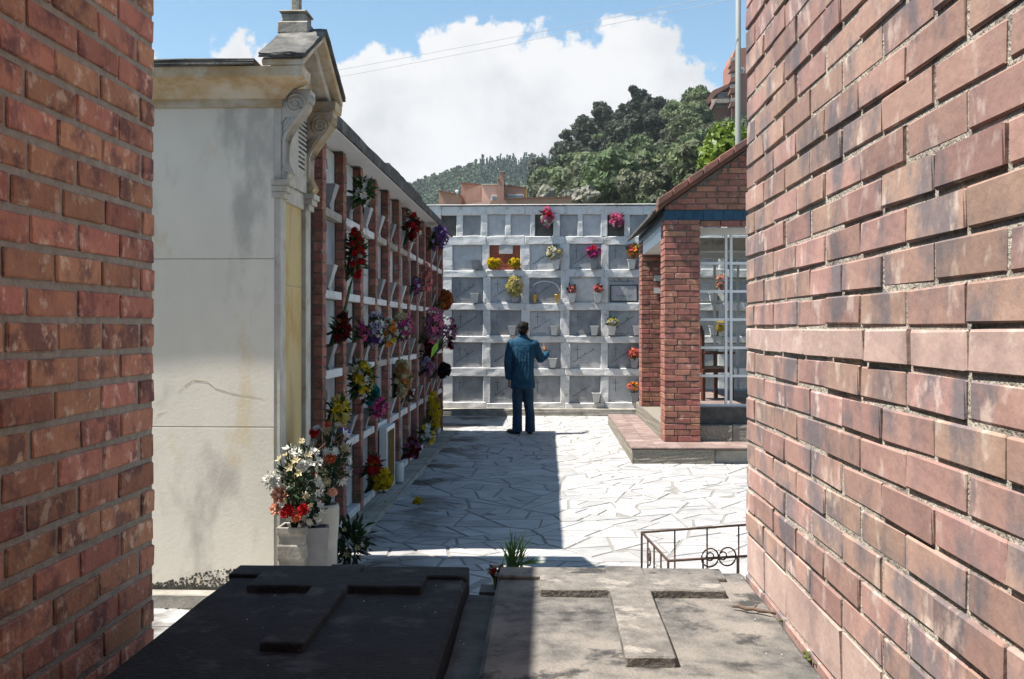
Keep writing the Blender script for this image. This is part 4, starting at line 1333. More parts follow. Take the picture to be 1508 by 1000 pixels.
# ------------------------------------------------------------------ iron railing
ZRL = .45
A = P(945, 784, Z=ZRL); Bp = P(984, 826, Z=ZRL); C1 = P(1097, 773, Z=ZRL); D1 = P(1097, 819, Z=ZRL)
C1 = A + (C1 - A) * 1.25; D1 = Bp + (D1 - Bp) * 1.35
rl = thing('iron_railing', 'low rusty iron railing with ring ornaments around a grave plot', 'railing', ((A.x + D1.x) / 2, (A.y + D1.y) / 2, 0))
def rail(nm, a, b_, r=.0068, n=8):
    m_ = MB(); m_.tube([a, b_], r, n); return m_.build(nm, 'iron', rl, True)
for a, b_ in ((A, C1), (Bp, D1), (A, Bp), (C1, D1)):
    rail('top_rail', a, b_)
    rail('bottom_rail', a + Vector((0, 0, -.33)), b_ + Vector((0, 0, -.33)), .0055)
    n_ = max(2, int((b_ - a).length / (.19 if (b_ - a).length > .9 else .17)))
    for k in range(n_ + 1):
        q = a.lerp(b_, k / n_)
        rail('baluster', q, Vector((q.x, q.y, 0)), .0062 if k in (0, n_) else .0048)
for a, b_, fr_list in ((Bp, D1, (.40, .57)), (A, Bp, (.3,))):
    d = (b_ - a).normalized()
    for f_ in fr_list:
        c = a.lerp(b_, f_) + Vector((0, 0, -.012))
        m_ = MB(); m_.tube([c + d * .046 * math.cos(t * math.pi / 12) + Vector((0, 0,   .046 * math.sin(t * math.pi / 12) + (.015 if len(fr_list) > 1 else -.08))) for t in range(25)], .0042, 6)
        m_.build('ring', 'iron', rl, True)
        m_ = MB(); m_.tube([c + d * (-.025 if f_ > .5 else .0) + d * .02 * math.cos(t * math.pi / 8) + Vector((0, 0, .02 * math.sin(t * math.pi / 8) + (.02 if len(fr_list) > 1 else -.08))) for t in range(17)], .0036, 6)
        m_.build('ring', 'iron', rl, True)

# ------------------------------------------------------------------ flowers
FM = {}


def petal(b, base, out, up, L, w, curl, fold=.12):
    side = out.cross(up).normalized()
    p1 = base + out * L * .5 + up * L * curl * .35; p2 = base + out * L + up * L * curl
    b.add([base, p1 - side * w + up * fold * w, p2, p1 + side * w + up * fold * w, p1 - up * fold * w], [(0, 1, 4), (1, 2, 4), (2, 3, 4), (3, 0, 4)])


def flower_mesh(kind, col, v):
    key = (kind, col, v)
    if key in FM: return FM[key]
    r = random.Random(hash((kind, v)) % 9999 if False else (len(kind) * 131 + v * 17)); b = MB(); Z = Vector((0, 0, 1))
    if kind == 'daisy':
        n = 13
        for k in range(n):
            a = 6.283 * k / n + r.uniform(-.1, .1); petal(b, Vector((0, 0, 0)), Vector((math.cos(a), math.sin(a), 0)), Z, r.uniform(.85, 1.05), .16, r.uniform(.1, .3))
        for k in range(n - 3):
            a = 6.283 * k / (n - 3); petal(b, Vector((0, 0, .06)), Vector((math.cos(a), math.sin(a), .3)).normalized(), Z, .6, .13, r.uniform(.2, .5))
    elif kind == 'rose':
        for ring, (n, L, cu, w) in enumerate(((6, 1.0, .35, .42), (6, .8, .75, .38), (5, .6, 1.2, .3), (4, .4, 1.9, .24))):
            for k in range(n):
                a = 6.283 * (k + ring * .5) / n; petal(b, Vector((0, 0, -.15)), Vector((math.cos(a), math.sin(a), 0)), Z, L, w, cu, .45)
        b.ellipse((0, 0, .1), .28, .28, .42, 7, 5)
    elif kind == 'lily':
        for k in range(6):
            a = 6.283 * k / 6 + r.uniform(-.15, .15); petal(b, Vector((0, 0, 0)), Vector((math.cos(a), math.sin(a), .25)).normalized(), Z, r.uniform(.9, 1.1), .26, r.uniform(.1, .5), .3)
        for k in range(3):
            a = 2.1 * k; b.tube([(0, 0, 0), (math.cos(a) * .2, math.sin(a) * .2, .6)], .03, 3)
    else:    # pom: carnation / chrysanthemum head
        n = 60
        for k in range(n):
            ph = math.acos(1 - 1.55 * (k + .5) / n); a = k * 2.39996
            d = Vector((math.sin(ph) * math.cos(a), math.sin(ph) * math.sin(a), math.cos(ph)))
            t = d.cross(Vector((r.uniform(-1, 1), r.uniform(-1, 1), r.uniform(-1, 1)))).normalized(); s = d.cross(t)
            q = r.uniform(.75, 1.08)
            b.add([d * .25, d * q * .8 + t * .2, d * q * 1.05 + s * .05, d * q * .8 - t * .2], [(0, 1, 2, 3)])
        b.ellipse((0, 0, .05), .6, .6, .55, 8, 6)
    me = b.mesh('flower', 'petal_' + col); FM[key] = me
    return me


LEAF_AXIS = Vector((0, 0, 1))


def foliage(b, c, rx, ry, rz, base, n, r, w=.014, L=.07):
    c = Vector(c); base = Vector(base)
    for _ in range(n):
        d = Vector((r.gauss(0, 1), r.gauss(0, 1), r.gauss(0, 1))).normalized()
        q = c + Vector((d.x * rx, d.y * ry, d.z * rz)) * r.uniform(.35, 1.0)
        o = (d + Vector((r.uniform(-.5, .5), r.uniform(-.5, .5), r.uniform(-.2, .9)))).normalized()
        l_ = L * r.uniform(.6, 1.4)
        petal(b, q, o, o.orthogonal().normalized(), l_, w * r.uniform(.7, 1.3), r.uniform(-.3, .3), .4)


def bouquet(label, c, rad, base, spec, leaves=40, seed=0, group=None, cat='flowers', leafmat='leaf_bouquet', name='bouquet', away=None, stems=True, lw=.014, ll=.07, core=True):
    """spec: (kind, colour, size, count). c centre, rad ellipsoid radii, base = mouth of the vase."""
    r = random.Random(seed * 13 + 7); c = Vector(c); base = Vector(base)
    root = thing(name, label, cat, base, group)
    rx, ry, rz = rad
    b = MB()
    foliage(b, c, rx * .85, ry * .85, rz * .85, base, leaves, r, lw, ll)
    if core: foliage(b, c, rx * .5, ry * .5, rz * .55, base, leaves // 2, r, lw * 1.4, ll)
    heads = []
    for kind, col, size, count in spec:
        for k in range(max(1, round(count * 2.1)) if count > 1 else 1):
            for _ in range(30):
                d = Vector((r.gauss(0, 1), r.gauss(0, 1), r.gauss(.25, .9))).normalized()
                if away is not None and d.dot(Vector(away)) > .35: continue
                q = c + Vector((d.x * rx, d.y * ry, d.z * rz)) * r.uniform(.72, 1.0)
                if all((q - h).length > (size + s_) * .42 for h, s_ in heads): break
            heads.append((q, size))
            d2 = (d + Vector((r.uniform(-.3, .3), r.uniform(-.45, .1), r.uniform(-.1, .4)))).normalized()
            mw = Matrix.Translation(q) @ d2.to_track_quat('Z', 'Y').to_matrix().to_4x4() @ Matrix.Rotation(r.uniform(0, 6.28), 4, 'Z') @ Matrix.Scale(size * r.uniform(.66, 1.0), 4)
            inst('flower', flower_mesh(kind, col, r.randrange(3)), root, mw)
            if stems: b.tube([base + Vector((r.uniform(-.01, .01), r.uniform(-.01, .01), -.02)), (base + q) / 2 + Vector((0, 0, (q.z - base.z) * .15)), q], .0028, 4)
    b.build('foliage', leafmat, root)
    return root


VM = {}


def vase_mesh(kind, mat):
    if (kind, mat) in VM: return VM[(kind, mat)]
    b = MB()
    if kind == 'wedge':       # marble trough: flat back, front leaning out
        w0, w1, d0, d1, h = .042, .066, .045, .098, .175
        o_ = [[(-.0, -w0, 0), (d0, -w0, 0), (d0, w0, 0), (0, w0, 0)], [(0, -w1, h), (d1, -w1, h), (d1, w1, h), (0, w1, h)],
              [(.014, -w1 + .014, h), (d1 - .014, -w1 + .014, h), (d1 - .014, w1 - .014, h), (.014, w1 - .014, h)], [(.014, -w1 + .02, h - .05), (d1 - .03, -w1 + .02, h - .05), (d1 - .03, w1 - .02, h - .05), (.014, w1 - .02, h - .05)]]
        b.rings(o_)
        b.box(.0, d0 + .012, -w0 - .012, w0 + .012, -.018, -.001)
    elif kind == 'square':    # small flared square pot
        w0, w1, h = .04, .062, .15
        f_ = lambda w, z: [(-w, -w, z), (w, -w, z), (w, w, z), (-w, w, z)]
        b.rings([f_(w0, 0), f_(w1, h - .012), f_(w1 + .008, h - .012), f_(w1 + .008, h), f_(w1 - .01, h), f_(w1 - .016, h - .06)])
    else:                     # small turned urn
        b.lathe([(.032, 0), (.036, .01), (.02, .025), (.026, .04), (.046, .09), (.044, .125), (.052, .14), (.052, .148), (.042, .148), (.036, .11)], (0, 0, 0), 12)
    VM[(kind, mat)] = b.mesh('vase', mat, kind == 'urn')
    return VM[(kind, mat)]


# marble troughs fixed on the alley slabs
VTOP = {}


def slab_vase(i, j, dy=.26, mat='marble_vase', s=1.0):
    yc = Y0C + SP * i + dy; z = ROWZ[j] + .075
    inst('vase', vase_mesh('wedge', mat), SLAB[(i, j)], Matrix.Translation((XS - .006, yc, z)) @ Matrix.Scale(s, 4))
    VTOP[(i, j)] = Vector((XS + .06, yc, z + .165 * s))


rgv = random.Random(14)
for i in range(NCOL - 1):
    for j in range(1, 5):
        if (i, j) in ((2, 3), (1, 3)) or (rgv.random() < .16 and i > 1): continue
        slab_vase(i, j, .27 + rgv.uniform(-.03, .05), rgv.choice(['marble_vase', 'marble_vase', 'marble_vase', 'marble_pale']))


def side_bouquet(label, px, py, w, h, spec, seed, leaves=34, XP=-1.47, **k):
    """bouquet on the alley wall: photo box centre and size -> point over the trough"""
    c = P(px, py, X=XP - .05); D = c.y / F
    i = min(NCOL - 2, max(0, int((c.y - Y0C) / SP)))
    base = Vector((XS + .06, c.y, c.z - h / 2 * D))
    rx = min(w / 2 * D, .16); rz = h / 2 * D
    return bouquet(label, c, (rx, rx * 1.15, rz), base, spec, leaves, seed, 'flowers along the alley wall', away=(-1, 0, 0), **k)


Vd = 'daisy'; Vp = 'pom'; Vr = 'rose'; Vl = 'lily'
side_bouquet('white lilies with green leaves in the top row near the mausoleum', 533, 283, 30, 44, [(Vl, 'white', .034, 9)], 1, 60, ll=.08)
side_bouquet('tall bunch of red carnations in the second row by the mausoleum', 524, 373, 26, 78, [(Vp, 'red', .036, 12), (Vp, 'white', .03, 2)], 2, 50, ll=.08)
side_bouquet('red and white bouquet with dark leaves under the roof edge', 606, 334, 27, 48, [(Vp, 'red', .045, 4), (Vl, 'white', .045, 5), (Vp, 'darkred', .045, 4)], 3, 40, leafmat='leaf_dark')
side_bouquet('purple flowers in the top row near the far end', 644, 350, 30, 34, [(Vl, 'purple', .055, 16), (Vd, 'lavender', .05, 3)], 4, 26, leafmat='leaf_dark', XP=-1.42)
side_bouquet('hanging coral pink gladiolus spike on the second row', 627, 411, 15, 46, [(Vl, 'coral', .05, 15)], 5, 14, XP=-1.40)
side_bouquet('faded mauve flowers beside the coral gladiolus', 613, 420, 13, 24, [(Vp, 'mauve', .04, 5), (Vd, 'lavender', .035, 3)], 6, 16, leafmat='leaf_dark')
side_bouquet('rust orange ball of flowers at the far end of the alley wall', 656, 441, 17, 26, [(Vp, 'rust', .062, 7), (Vp, 'orange', .05, 4)], 7, 8, XP=-1.36)
side_bouquet('dark red and salmon bouquet beside the mausoleum in the third row', 502, 484, 24, 46, [(Vp, 'darkred', .036, 7), (Vl, 'salmon', .036, 3), (Vd, 'black', .035, 3)], 8, 34, leafmat='leaf_dark')
side_bouquet('single magenta blossoms left of the lavender bouquet', 533, 490, 16, 26, [(Vl, 'magenta', .042, 4), (Vl, 'pink', .036, 2)], 9, 18, leafmat='leaf_dark')
side_bouquet('lavender and white bouquet in the middle of the third row', 551, 484, 30, 50, [(Vl, 'lavender', .046, 8), (Vd, 'white', .04, 6), (Vp, 'purple', .036, 3)], 10, 36, leafmat='leaf_dark')
side_bouquet('white and orange bouquet between the lavender and the pink ones', 571, 490, 26, 38, [(Vp, 'white', .052, 3), (Vp, 'cream', .045, 2), (Vl, 'orange', .052, 5), (Vd, 'yellow', .04, 2)], 11, 34)
side_bouquet('hot pink and white bouquet with one large cream bloom', 594, 482, 26, 44, [(Vp, 'cream', .095, 1), (Vl, 'magenta', .052, 6), (Vl, 'pink', .05, 3), (Vd, 'white', .035, 3)], 12, 30, leafmat='leaf_dark')
side_bouquet('large spray of pink orchids near the far end of the third row', 637, 478, 32, 52, [(Vl, 'pink', .062, 8), (Vl, 'mauve', .06, 8), (Vd, 'yellow', .045, 1)], 13, 40, leafmat='leaf_dark', XP=-1.38)
side_bouquet('spiky mauve stems leaning out at the far corner of the alley wall', 662, 492, 18, 50, [(Vl, 'mauve', .055, 8), (Vl, 'pink', .04, 2), (Vp, 'darkred', .05, 3)], 14, 26, leafmat='leaf_dark', XP=-1.36)
side_bouquet('dark red blossoms with a lime green paper leaf', 630, 518, 20, 36, [(Vp, 'darkred', .055, 6), (Vp, 'mauve', .05, 3)], 15, 22, leafmat='leaf_dark')
side_bouquet('small lilac bunch below the lime green paper leaf', 627, 540, 20, 24, [(Vp, 'lavender', .055, 3), (Vl, 'mauve', .055, 5)], 16, 18, leafmat='leaf_dark')
side_bouquet('black ribbon rosette and one pink bloom at the far end', 652, 545, 16, 20, [(Vp, 'black', .07, 5), (Vl, 'pink', .05, 1)], 17, 10, leafmat='leaf_dark', XP=-1.38)
side_bouquet('yellow daisies and white blooms with long green stems', 532, 557, 30, 56, [(Vd, 'yellow', .062, 4), (Vd, 'paleyellow', .05, 3), (Vl, 'white', .046, 5)], 18, 60, ll=.10)
side_bouquet('bright yellow bunch in the fourth row beside the mausoleum', 498, 605, 32, 42, [(Vl, 'yellow', .034, 14), (Vp, 'paleyellow', .034, 8)], 19, 44)
side_bouquet('teal ribbon bow in the fourth row', 546, 578, 20, 30, [(Vr, 'teal', .05, 6)], 20, 8, leafmat='leaf_dark')
side_bouquet('magenta lilies below the teal ribbon', 555, 598, 26, 26, [(Vl, 'magenta', .062, 4), (Vl, 'pink', .05, 3)], 21, 14, leafmat='leaf_dark')
side_bouquet('tall dried bunch of tan and cream flowers in the fourth row', 590, 558, 28, 56, [(Vp, 'tan', .048, 10), (Vp, 'cream', .048, 10), (Vl, 'orange', .045, 3)], 22, 18)
side_bouquet('small crimson bloom under the dried tan bunch', 602, 582, 10, 18, [(Vl, 'darkred', .055, 3), (Vl, 'pink', .04, 1)], 23, 8, leafmat='leaf_dark')
side_bouquet('tall golden yellow chrysanthemum spray near the far end', 638, 608, 17, 56, [(Vp, 'yellow', .06, 10), (Vp, 'tan', .055, 4)], 24, 18, XP=-1.40)
side_bouquet('white and yellow daisies on the kerb near the far end', 628, 640, 26, 34, [(Vd, 'white', .055, 8), (Vd, 'yellow', .05, 4)], 25, 40, XP=-1.42)
side_bouquet('dull crimson flowers standing low on the kerb', 605, 660, 26, 30, [(Vp, 'mauve', .045, 5), (Vp, 'darkred', .045, 6)], 26, 26, leafmat='leaf_dark', XP=-1.45)
side_bouquet('red flowers above the yellow bunch on the kerb', 549, 686, 18, 28, [(Vp, 'red', .042, 6), (Vl, 'orange', .036, 2)], 27, 24, leafmat='leaf_dark', XP=-1.45)
side_bouquet('round yellow chrysanthemums standing on the kerb', 560, 707, 34, 32, [(Vp, 'yellow', .042, 14)], 28, 30, XP=-1.42)
# lime paper leaf and gladiolus stalks
c = P(640, 516, X=-1.42); b = MB(); petal(b, c + Vector((-.05, 0, -.10)), Vector((.35, -.1, 1)).normalized(), Vector((1, -.6, 0)).normalized(), .26, .06, .1); tag(b.build('paper_leaf', 'leaf_lime', None), 'lime green paper leaf among dark red flowers on the alley wall', 'leaf')
c = P(508, 465, X=-1.51); b = MB()
for k in range(4):
    b.tube([c + Vector((-.04 + .01 * k, .02 * k, -.1)), c + Vector((0, .01 * k, .06)), c + Vector((.03 + .012 * k, 0, .22 + .03 * k))], [.006, .008, .003], 5)
tag(b.build('gladiolus_stalk', 'leaf_bouquet', None, True), 'long green gladiolus buds rising above the dark red bouquet', 'stalk')

# glazed frame and white jar at the kerb
g0, g1 = P(563, 650, X=XC + .02), P(577, 700, X=XC + .02)
vt = thing('glazed_frame', 'white framed glass cabinet with gold trim standing on the kerb', 'cabinet', (XC, g0.y + .2, .056))
ya, yb = g0.y - .05, g0.y + .46
for (a, b_, c0, c1) in ((ya, ya + .04, .06, .66), (yb - .04, yb, .06, .66), (ya + .041, yb - .041, .62, .66), (ya + .041, yb - .041, .06, .10)):
    MB().box(XC - .0, XC + .07, a, b_, c0, c1).build('frame', 'white_paint', vt)
MB().box(XC + .03, XC + .072, yb - .055, yb - .042, .10, .62).build('gold_trim', 'brass', vt)
MB().box(XC + .02, XC + .026, ya + .04, yb - .056, .10, .62).build('pane', 'window_dark', vt)
c = P(587, 703, X=-1.51)
b = MB(); b.lathe([(.05, 0), (.055, .01), (.055, .15), (.045, .18), (.045, .20), (.038, .20), (.038, .15)], (c.x, c.y, .056), 14); tag(b.build('jar', 'vase_white', None, True), 'white jar standing on the kerb beside the glazed frame', 'jar')

# fallen yellow blossoms on the paving
for px, py, s, lab in ((615, 738, .05, 'yellow blossom lying on the shaded paving'), (567, 741, .03, 'small yellow blossom lying near the kerb')):
    c = P(px, py, Z=.03); o = bpy.data.objects.new('fallen_blossom', flower_mesh('pom', 'yellow', 0)); link(o, None, Matrix.Translation((c.x, c.y, .025)) @ Matrix.Scale(s, 4)); tag(o, lab, 'flower', 'fallen blossoms')

# ------------------------------------------------------------------ pots at the foot of the mausoleum
YP = 5.50
c = P(428, 800, Y=YP)
w = .078
b = MB(); f_ = lambda q, z: [(c.x - q, YP, z), (c.x + q, YP, z), (c.x + q, YP + 2 * q, z), (c.x - q, YP + 2 * q, z)]
f_ = lambda q, z: [(c.x - q, YP + w - q, z), (c.x + q, YP + w - q, z), (c.x + q, YP + w + q, z), (c.x - q, YP + w + q, z)]
b.rings([f_(w * .9, 0), f_(w * .9, .30), f_(w, .31), f_(w, .385), f_(w * .93, .395), f_(w * .93, .44), f_(w * 1.03, .455), f_(w * 1.03, .49), f_(w * .82, .49), f_(w * .8, .42)])
tag(b.build('square_pot', 'concrete', None, bevel=.003), 'square cream stone pot at the mausoleum corner', 'pot')
bouquet('white, peach and red roses in the square stone pot', (c.x + .03, YP + .07, .74), (.14, .12, .23), (c.x, YP + w, .47),
        [(Vp, 'white', .045, 3), (Vd, 'white', .042, 7), (Vl, 'white', .04, 10), (Vp, 'red', .04, 1), (Vl, 'cream', .034, 8)], 90, 31, 'flowers at the mausoleum foot', lw=.012, ll=.06, leafmat='leaf_dark')
for k, (px, py, kd, col, s) in enumerate(((412, 729, Vr, 'peach', .055), (406, 750, Vr, 'peach', .04), (399, 707, Vp, 'white', .055), (424, 752, Vp, 'red', .042), (446, 750, Vp, 'red', .036), (436, 762, Vp, 'salmon', .03))):
    q = P(px, py, Y=YP - .04); rt_ = [o for o in bpy.data.objects if o.get('label') == 'white, peach and red roses in the square stone pot'][0]
    inst('flower', flower_mesh(kd, col, 1), rt_, Matrix.Translation(q) @ Vector((-.1, -1, .25)).to_track_quat('Z', 'Y').to_matrix().to_4x4() @ Matrix.Scale(s, 4))
b = MB()
for (p0, p1, p2) in (((430, 690), (424, 672), (421, 655)), ((434, 690), (440, 665), (455, 662)), ((446, 680), (462, 668), (480, 652))):
    b.tube([P(*p0, Y=YP + .05), P(*p1, Y=YP + .05), P(*p2, Y=YP + .06)], [.004, .003, .0015], 4)
b.build('dry_stalk', 'bark', rt_)
c2 = P(461, 800, Y=5.62)
inst_o = bpy.data.objects.new('tapered_vase', vase_mesh('wedge', 'marble_vase'))
link(inst_o, None, Matrix.Translation((c2.x, 5.68, .02)) @ Matrix.Rotation(R(-75), 4, 'Z') @ Matrix.Diagonal((1.2, 1.1, 2.6, 1))); tag(inst_o, 'grey tapered marble vase between the square pot and the round urn', 'vase')
bouquet('small white blossoms in the grey tapered vase', (c2.x - .01, 5.60, .56), (.075, .07, .08), (c2.x, 5.62, .47), [(Vl, 'white', .036, 8), (Vd, 'white', .03, 5)], 40, 32, 'flowers at the mausoleum foot', leafmat='leaf_dark', lw=.010, ll=.05)
YU = 5.95
c3 = P(481, 800, Y=YU)
b = MB(); b.lathe([(.085, 0), (.088, .03), (.075, .05), (.072, .09), (.062, .11), (.064, .3), (.074, .45), (.076, .52), (.07, .545), (.06, .545), (.05, .46)], (c3.x, YU, .0), 24)
tag(b.build('round_urn', 'stone_white', None, True), 'tall round stone urn at the mausoleum foot', 'urn')
bouquet('white, salmon and blue bouquet in the tall round urn', (c3.x + .015, YU, .82), (.135, .13, .23), (c3.x, YU, .53),
        [(Vl, 'white', .042, 7), (Vd, 'white', .036, 6), (Vr, 'salmon', .045, 3), (Vr, 'blue', .05, 1), (Vp, 'peach', .04, 2), (Vp, 'cream', .036, 4), (Vp, 'red', .045, 1)], 110, 33, 'flowers at the mausoleum foot', leafmat='leaf_dark', lw=.012, ll=.06)
c4 = P(517, 775, Y=6.55)
bouquet('low dark leafy plant with a few white buds on the ground', (c4.x - .02, 6.55, .20), (.15, .14, .17), (c4.x, 6.55, .02), [(Vl, 'white', .03, 5), (Vl, 'cream', .03, 3)], 150, 34, None, 'plant', 'leaf_dark', 'leafy_plant', lw=.016, ll=.07)

# spiky plant and blossoms at the head of the tomb gap
YS = 3.46
b = MB(); rg = random.Random(3); c = P(757, 832, Y=YS)
for k in range(44):
    a = rg.uniform(-1.0, 1.0); l_ = rg.uniform(.09, .165) * (1 - .25 * abs(a)); lean = a * .55 + (.15 if rg.random() < .4 else 0)
    o_ = Vector((math.sin(lean), rg.uniform(-.4, .4), math.cos(lean))).normalized()
    bs = Vector((c.x + rg.gauss(0, .012), YS + rg.gauss(0, .012), .77)); mid = bs + o_ * l_ * .6; tip = bs + o_ * l_ + Vector((o_.x * .02, 0, -.012 * abs(a)))
    s_ = Vector((1, .3, 0)).normalized() * .0028
    b.add([bs - s_, bs + s_, mid + s_ * .8, tip, mid - s_ * .8], [(0, 1, 2, 4), (4, 2, 3)])
for k in range(9):
    bs = Vector((c.x + .03, YS - .03, .79)); a = rg.uniform(-.1, .5)
    tip = bs + Vector((rg.uniform(.03, .09), rg.uniform(-.03, .03), rg.uniform(-.01, .04))); s_ = Vector((0, .0035, .003))
    b.add([bs - s_, bs + s_, tip], [(0, 1, 2)])
pg = thing('spiky_plant', 'tuft of spiky green leaves behind the tomb slab', 'plant', (c.x, YS, 0))
b.build('leaves', 'leaf_grass', pg)
b = MB(); b.lathe([(.06, .0), (.075, .3), (.08, .76), (.07, .76)], (c.x - .0, YS, 0), 14); b.build('pot', 'concrete', pg, True)
c = P(733, 836, Y=3.34)
bouquet('small red and white blossoms at the head of the gap between tombs', (c.x, 3.335, ZT - .012), (.034, .022, .018), (c.x, 3.34, .72), [(Vp, 'white', .012, 5), (Vp, 'red', .010, 5), (Vd, 'salmon', .011, 2)], 8, 35, None, 'flowers', lw=.005, ll=.02)
MB().box(c.x - .06, c.x + .06, 3.30, 3.40, 0, .725).build('gap_block', 'concrete_dark', tl)

# ------------------------------------------------------------------ vases and flowers on the far wall
RN_ = ['upper', 'second', 'third', 'fourth', 'bottom']
CN_ = ['first', 'second', 'third', 'fourth', 'fifth', 'sixth', 'seventh']
VD = {}
vlist = [(0, 0, 700, 'square', 'marble_vase'), (0, 2, 819, 'square', 'vase_white'), (0, 3, 874, 'square', 'marble_vase'), (0, 4, 930, 'square', 'vase_white'), (0, 1, 729, 'urn', 'plaque_brick'), (0, 1, 759, 'urn', 'plaque_brick'),
         (1, 0, 699, 'square', 'vase_white'), (1, 1, 758, 'square', 'marble_vase'), (1, 2, 787, 'urn', 'brass'), (1, 2, 820, 'urn', 'brass'), (1, 3, 842, 'square', 'vase_white'), (1, 3, 880, 'square', 'vase_white'),
         (2, 1, 754, 'square', 'vase_white'), (2, 2, 816, 'square', 'vase_white'), (2, 3, 875, 'square', 'vase_white'), (2, 4, 901, 'square', 'vase_white'), (2, 4, 938, 'square', 'vase_white'),
         (3, 2, 814, 'square', 'vase_white'), (3, 4, 934, 'square', 'marble_vase'), (4, 3, 878, 'square', 'vase_white'), (4, 4, 934, 'square', 'marble_vase'),
         (0, 5, 985, 'square', 'vase_white'), (1, 6, 1050, 'square', 'vase_white'), (2, 6, 1050, 'square', 'vase_white')]
cnt_ = {}
tot = {}
for r_, c_, *_ in vlist: tot[(r_, c_)] = tot.get((r_, c_), 0) + 1
for r_, c_, px, kd, mt in vlist:
    s, yf, x0, x1, z0, z1 = BS[(r_, c_)]
    x = bx(px); sc_ = 1.18 if kd == 'square' else 1.0
    yv = YB - .055 - (.03 if kd == 'square' else 0)
    zb = bz(ROWS[r_][1]) + .004
    zb = max(zb, z0) + .006
    b = VM and None
    o = bpy.data.objects.new('vase', vase_mesh(kd, mt)); link(o, None, Matrix.Translation((x, YB + .0 - .03, zb)) @ Matrix.Scale(sc_, 4))
    side = '' if tot[(r_, c_)] == 1 else ('left ' if px < (COLS[c_][0] + COLS[c_][1]) / 2 else 'right ')
    tag(o, f"{side}{ {'marble_vase': 'grey', 'vase_white': 'white', 'brass': 'brass', 'plaque_brick': 'brown'}[mt]} vase in the {RN_[r_]} large row, {CN_[c_]} niche from the left", 'vase', 'vases on the far niche wall')
    VD[(r_, c_, px)] = Vector((x, YB - .03, zb + .148 * sc_))


def far_bouquet(label, px, py, w, h, spec, seed, leaves=20, base=None, lm='leaf_bouquet'):
    D = YB / F; c = P(px, py, Y=YB - .07)
    base = base or Vector((c.x, YB - .05, c.z - h / 2 * D))
    bouquet(label, c, (w / 2 * D, .08, h / 2 * D), base, spec, leaves, seed, 'flowers on the far niche wall', away=(0, 1, 0), leafmat=lm, lw=.02, ll=.09)


far_bouquet('tall pink and red bouquet in the small top row', 806, 320, 15, 28, [(Vp, 'pink', .06, 8), (Vp, 'white', .05, 4), (Vp, 'red', .06, 4)], 51, 40, lm='leaf_dark')
far_bouquet('dusky pink bouquet in the small top row at the right', 909, 325, 18, 20, [(Vp, 'pink', .06, 7), (Vp, 'white', .04, 3), (Vp, 'mauve', .05, 3)], 52, 26, lm='leaf_dark')
far_bouquet('yellow flowers left in the brick red niche', 727, 387, 18, 11, [(Vp, 'yellow', .06, 7)], 53, 12)
far_bouquet('yellow flowers right in the brick red niche', 758, 387, 16, 11, [(Vp, 'yellow', .06, 7)], 54, 12)
far_bouquet('white and cream bouquet with dark leaves in the third niche', 816, 373, 22, 20, [(Vp, 'white', .055, 6), (Vp, 'cream', .055, 5), (Vp, 'paleyellow', .05, 2)], 55, 34, lm='leaf_dark')
far_bouquet('magenta wreath shaped bouquet in the fourth niche', 874, 370, 21, 14, [(Vl, 'magenta', .07, 8), (Vp, 'red', .05, 3)], 56, 16, lm='leaf_dark')
far_bouquet('orange and pink bouquet in the fifth niche of the upper large row', 933, 369, 16, 20, [(Vl, 'orange', .06, 7), (Vp, 'paleyellow', .05, 3), (Vl, 'magenta', .06, 3)], 57, 14)
far_bouquet('big pale yellow chrysanthemum bunch in the second niche', 758, 422, 22, 26, [(Vp, 'paleyellow', .075, 14), (Vp, 'cream', .07, 6)], 58, 12)
far_bouquet('small pink bunch left in the white fourth niche', 842, 426, 10, 11, [(Vp, 'coral', .045, 5), (Vp, 'red', .035, 2)], 59, 14, lm='leaf_dark')
far_bouquet('small pink bunch right in the white fourth niche', 881, 425, 11, 11, [(Vp, 'coral', .045, 5), (Vp, 'red', .035, 2)], 60, 14, lm='leaf_dark')
far_bouquet('cream flowers beside the heart carving', 902, 474, 14, 9, [(Vp, 'paleyellow', .05, 6), (Vp, 'white', .04, 3)], 61, 18)
far_bouquet('orange red flowers in the fifth niche of the fourth row', 934, 521, 18, 13, [(Vl, 'salmon', .065, 6), (Vp, 'coral', .055, 4)], 62, 12)
far_bouquet('orange flowers in the fifth niche of the bottom row', 934, 569, 17, 10, [(Vl, 'orange', .06, 5), (Vp, 'coral', .05, 3)], 63, 14)
far_bouquet('pale pink flowers seen through the top of the lattice window', 1062, 373, 14, 14, [(Vl, 'pink', .06, 4), (Vl, 'white', .06, 2)], 64, 8)
far_bouquet('peach flowers seen through the middle of the lattice window', 1063, 416, 13, 18, [(Vp, 'peach', .06, 7), (Vp, 'pink', .05, 3)], 65, 12)
far_bouquet('yellow flowers seen through the lattice window above the chair', 1062, 480, 12, 14, [(Vp, 'yellow', .06, 7)], 66, 8)

# ------------------------------------------------------------------ the man
def remesh_obj(b, name, mat, voxel, parent=None, smooth=6, mw=None):
    me = b.mesh(name + '_src'); o = bpy.data.objects.new(name + '_src', me); COL.objects.link(o)
    m_ = o.modifiers.new('r', 'REMESH'); m_.mode = 'VOXEL'; m_.voxel_size = voxel; m_.use_smooth_shade = True
    s_ = o.modifiers.new('s', 'SMOOTH'); s_.factor = .5; s_.iterations = smooth
    dg = bpy.context.evaluated_depsgraph_get(); dg.update()
    res = bpy.data.meshes.new_from_object(o.evaluated_get(dg))
    bpy.data.objects.remove(o); bpy.data.meshes.remove(me)
    res.name = name; res.materials.clear(); res.materials.append(MATS[mat])
    res.polygons.foreach_set('use_smooth', [True] * len(res.polygons))
    return link(bpy.data.objects.new(name, res), parent, mw)


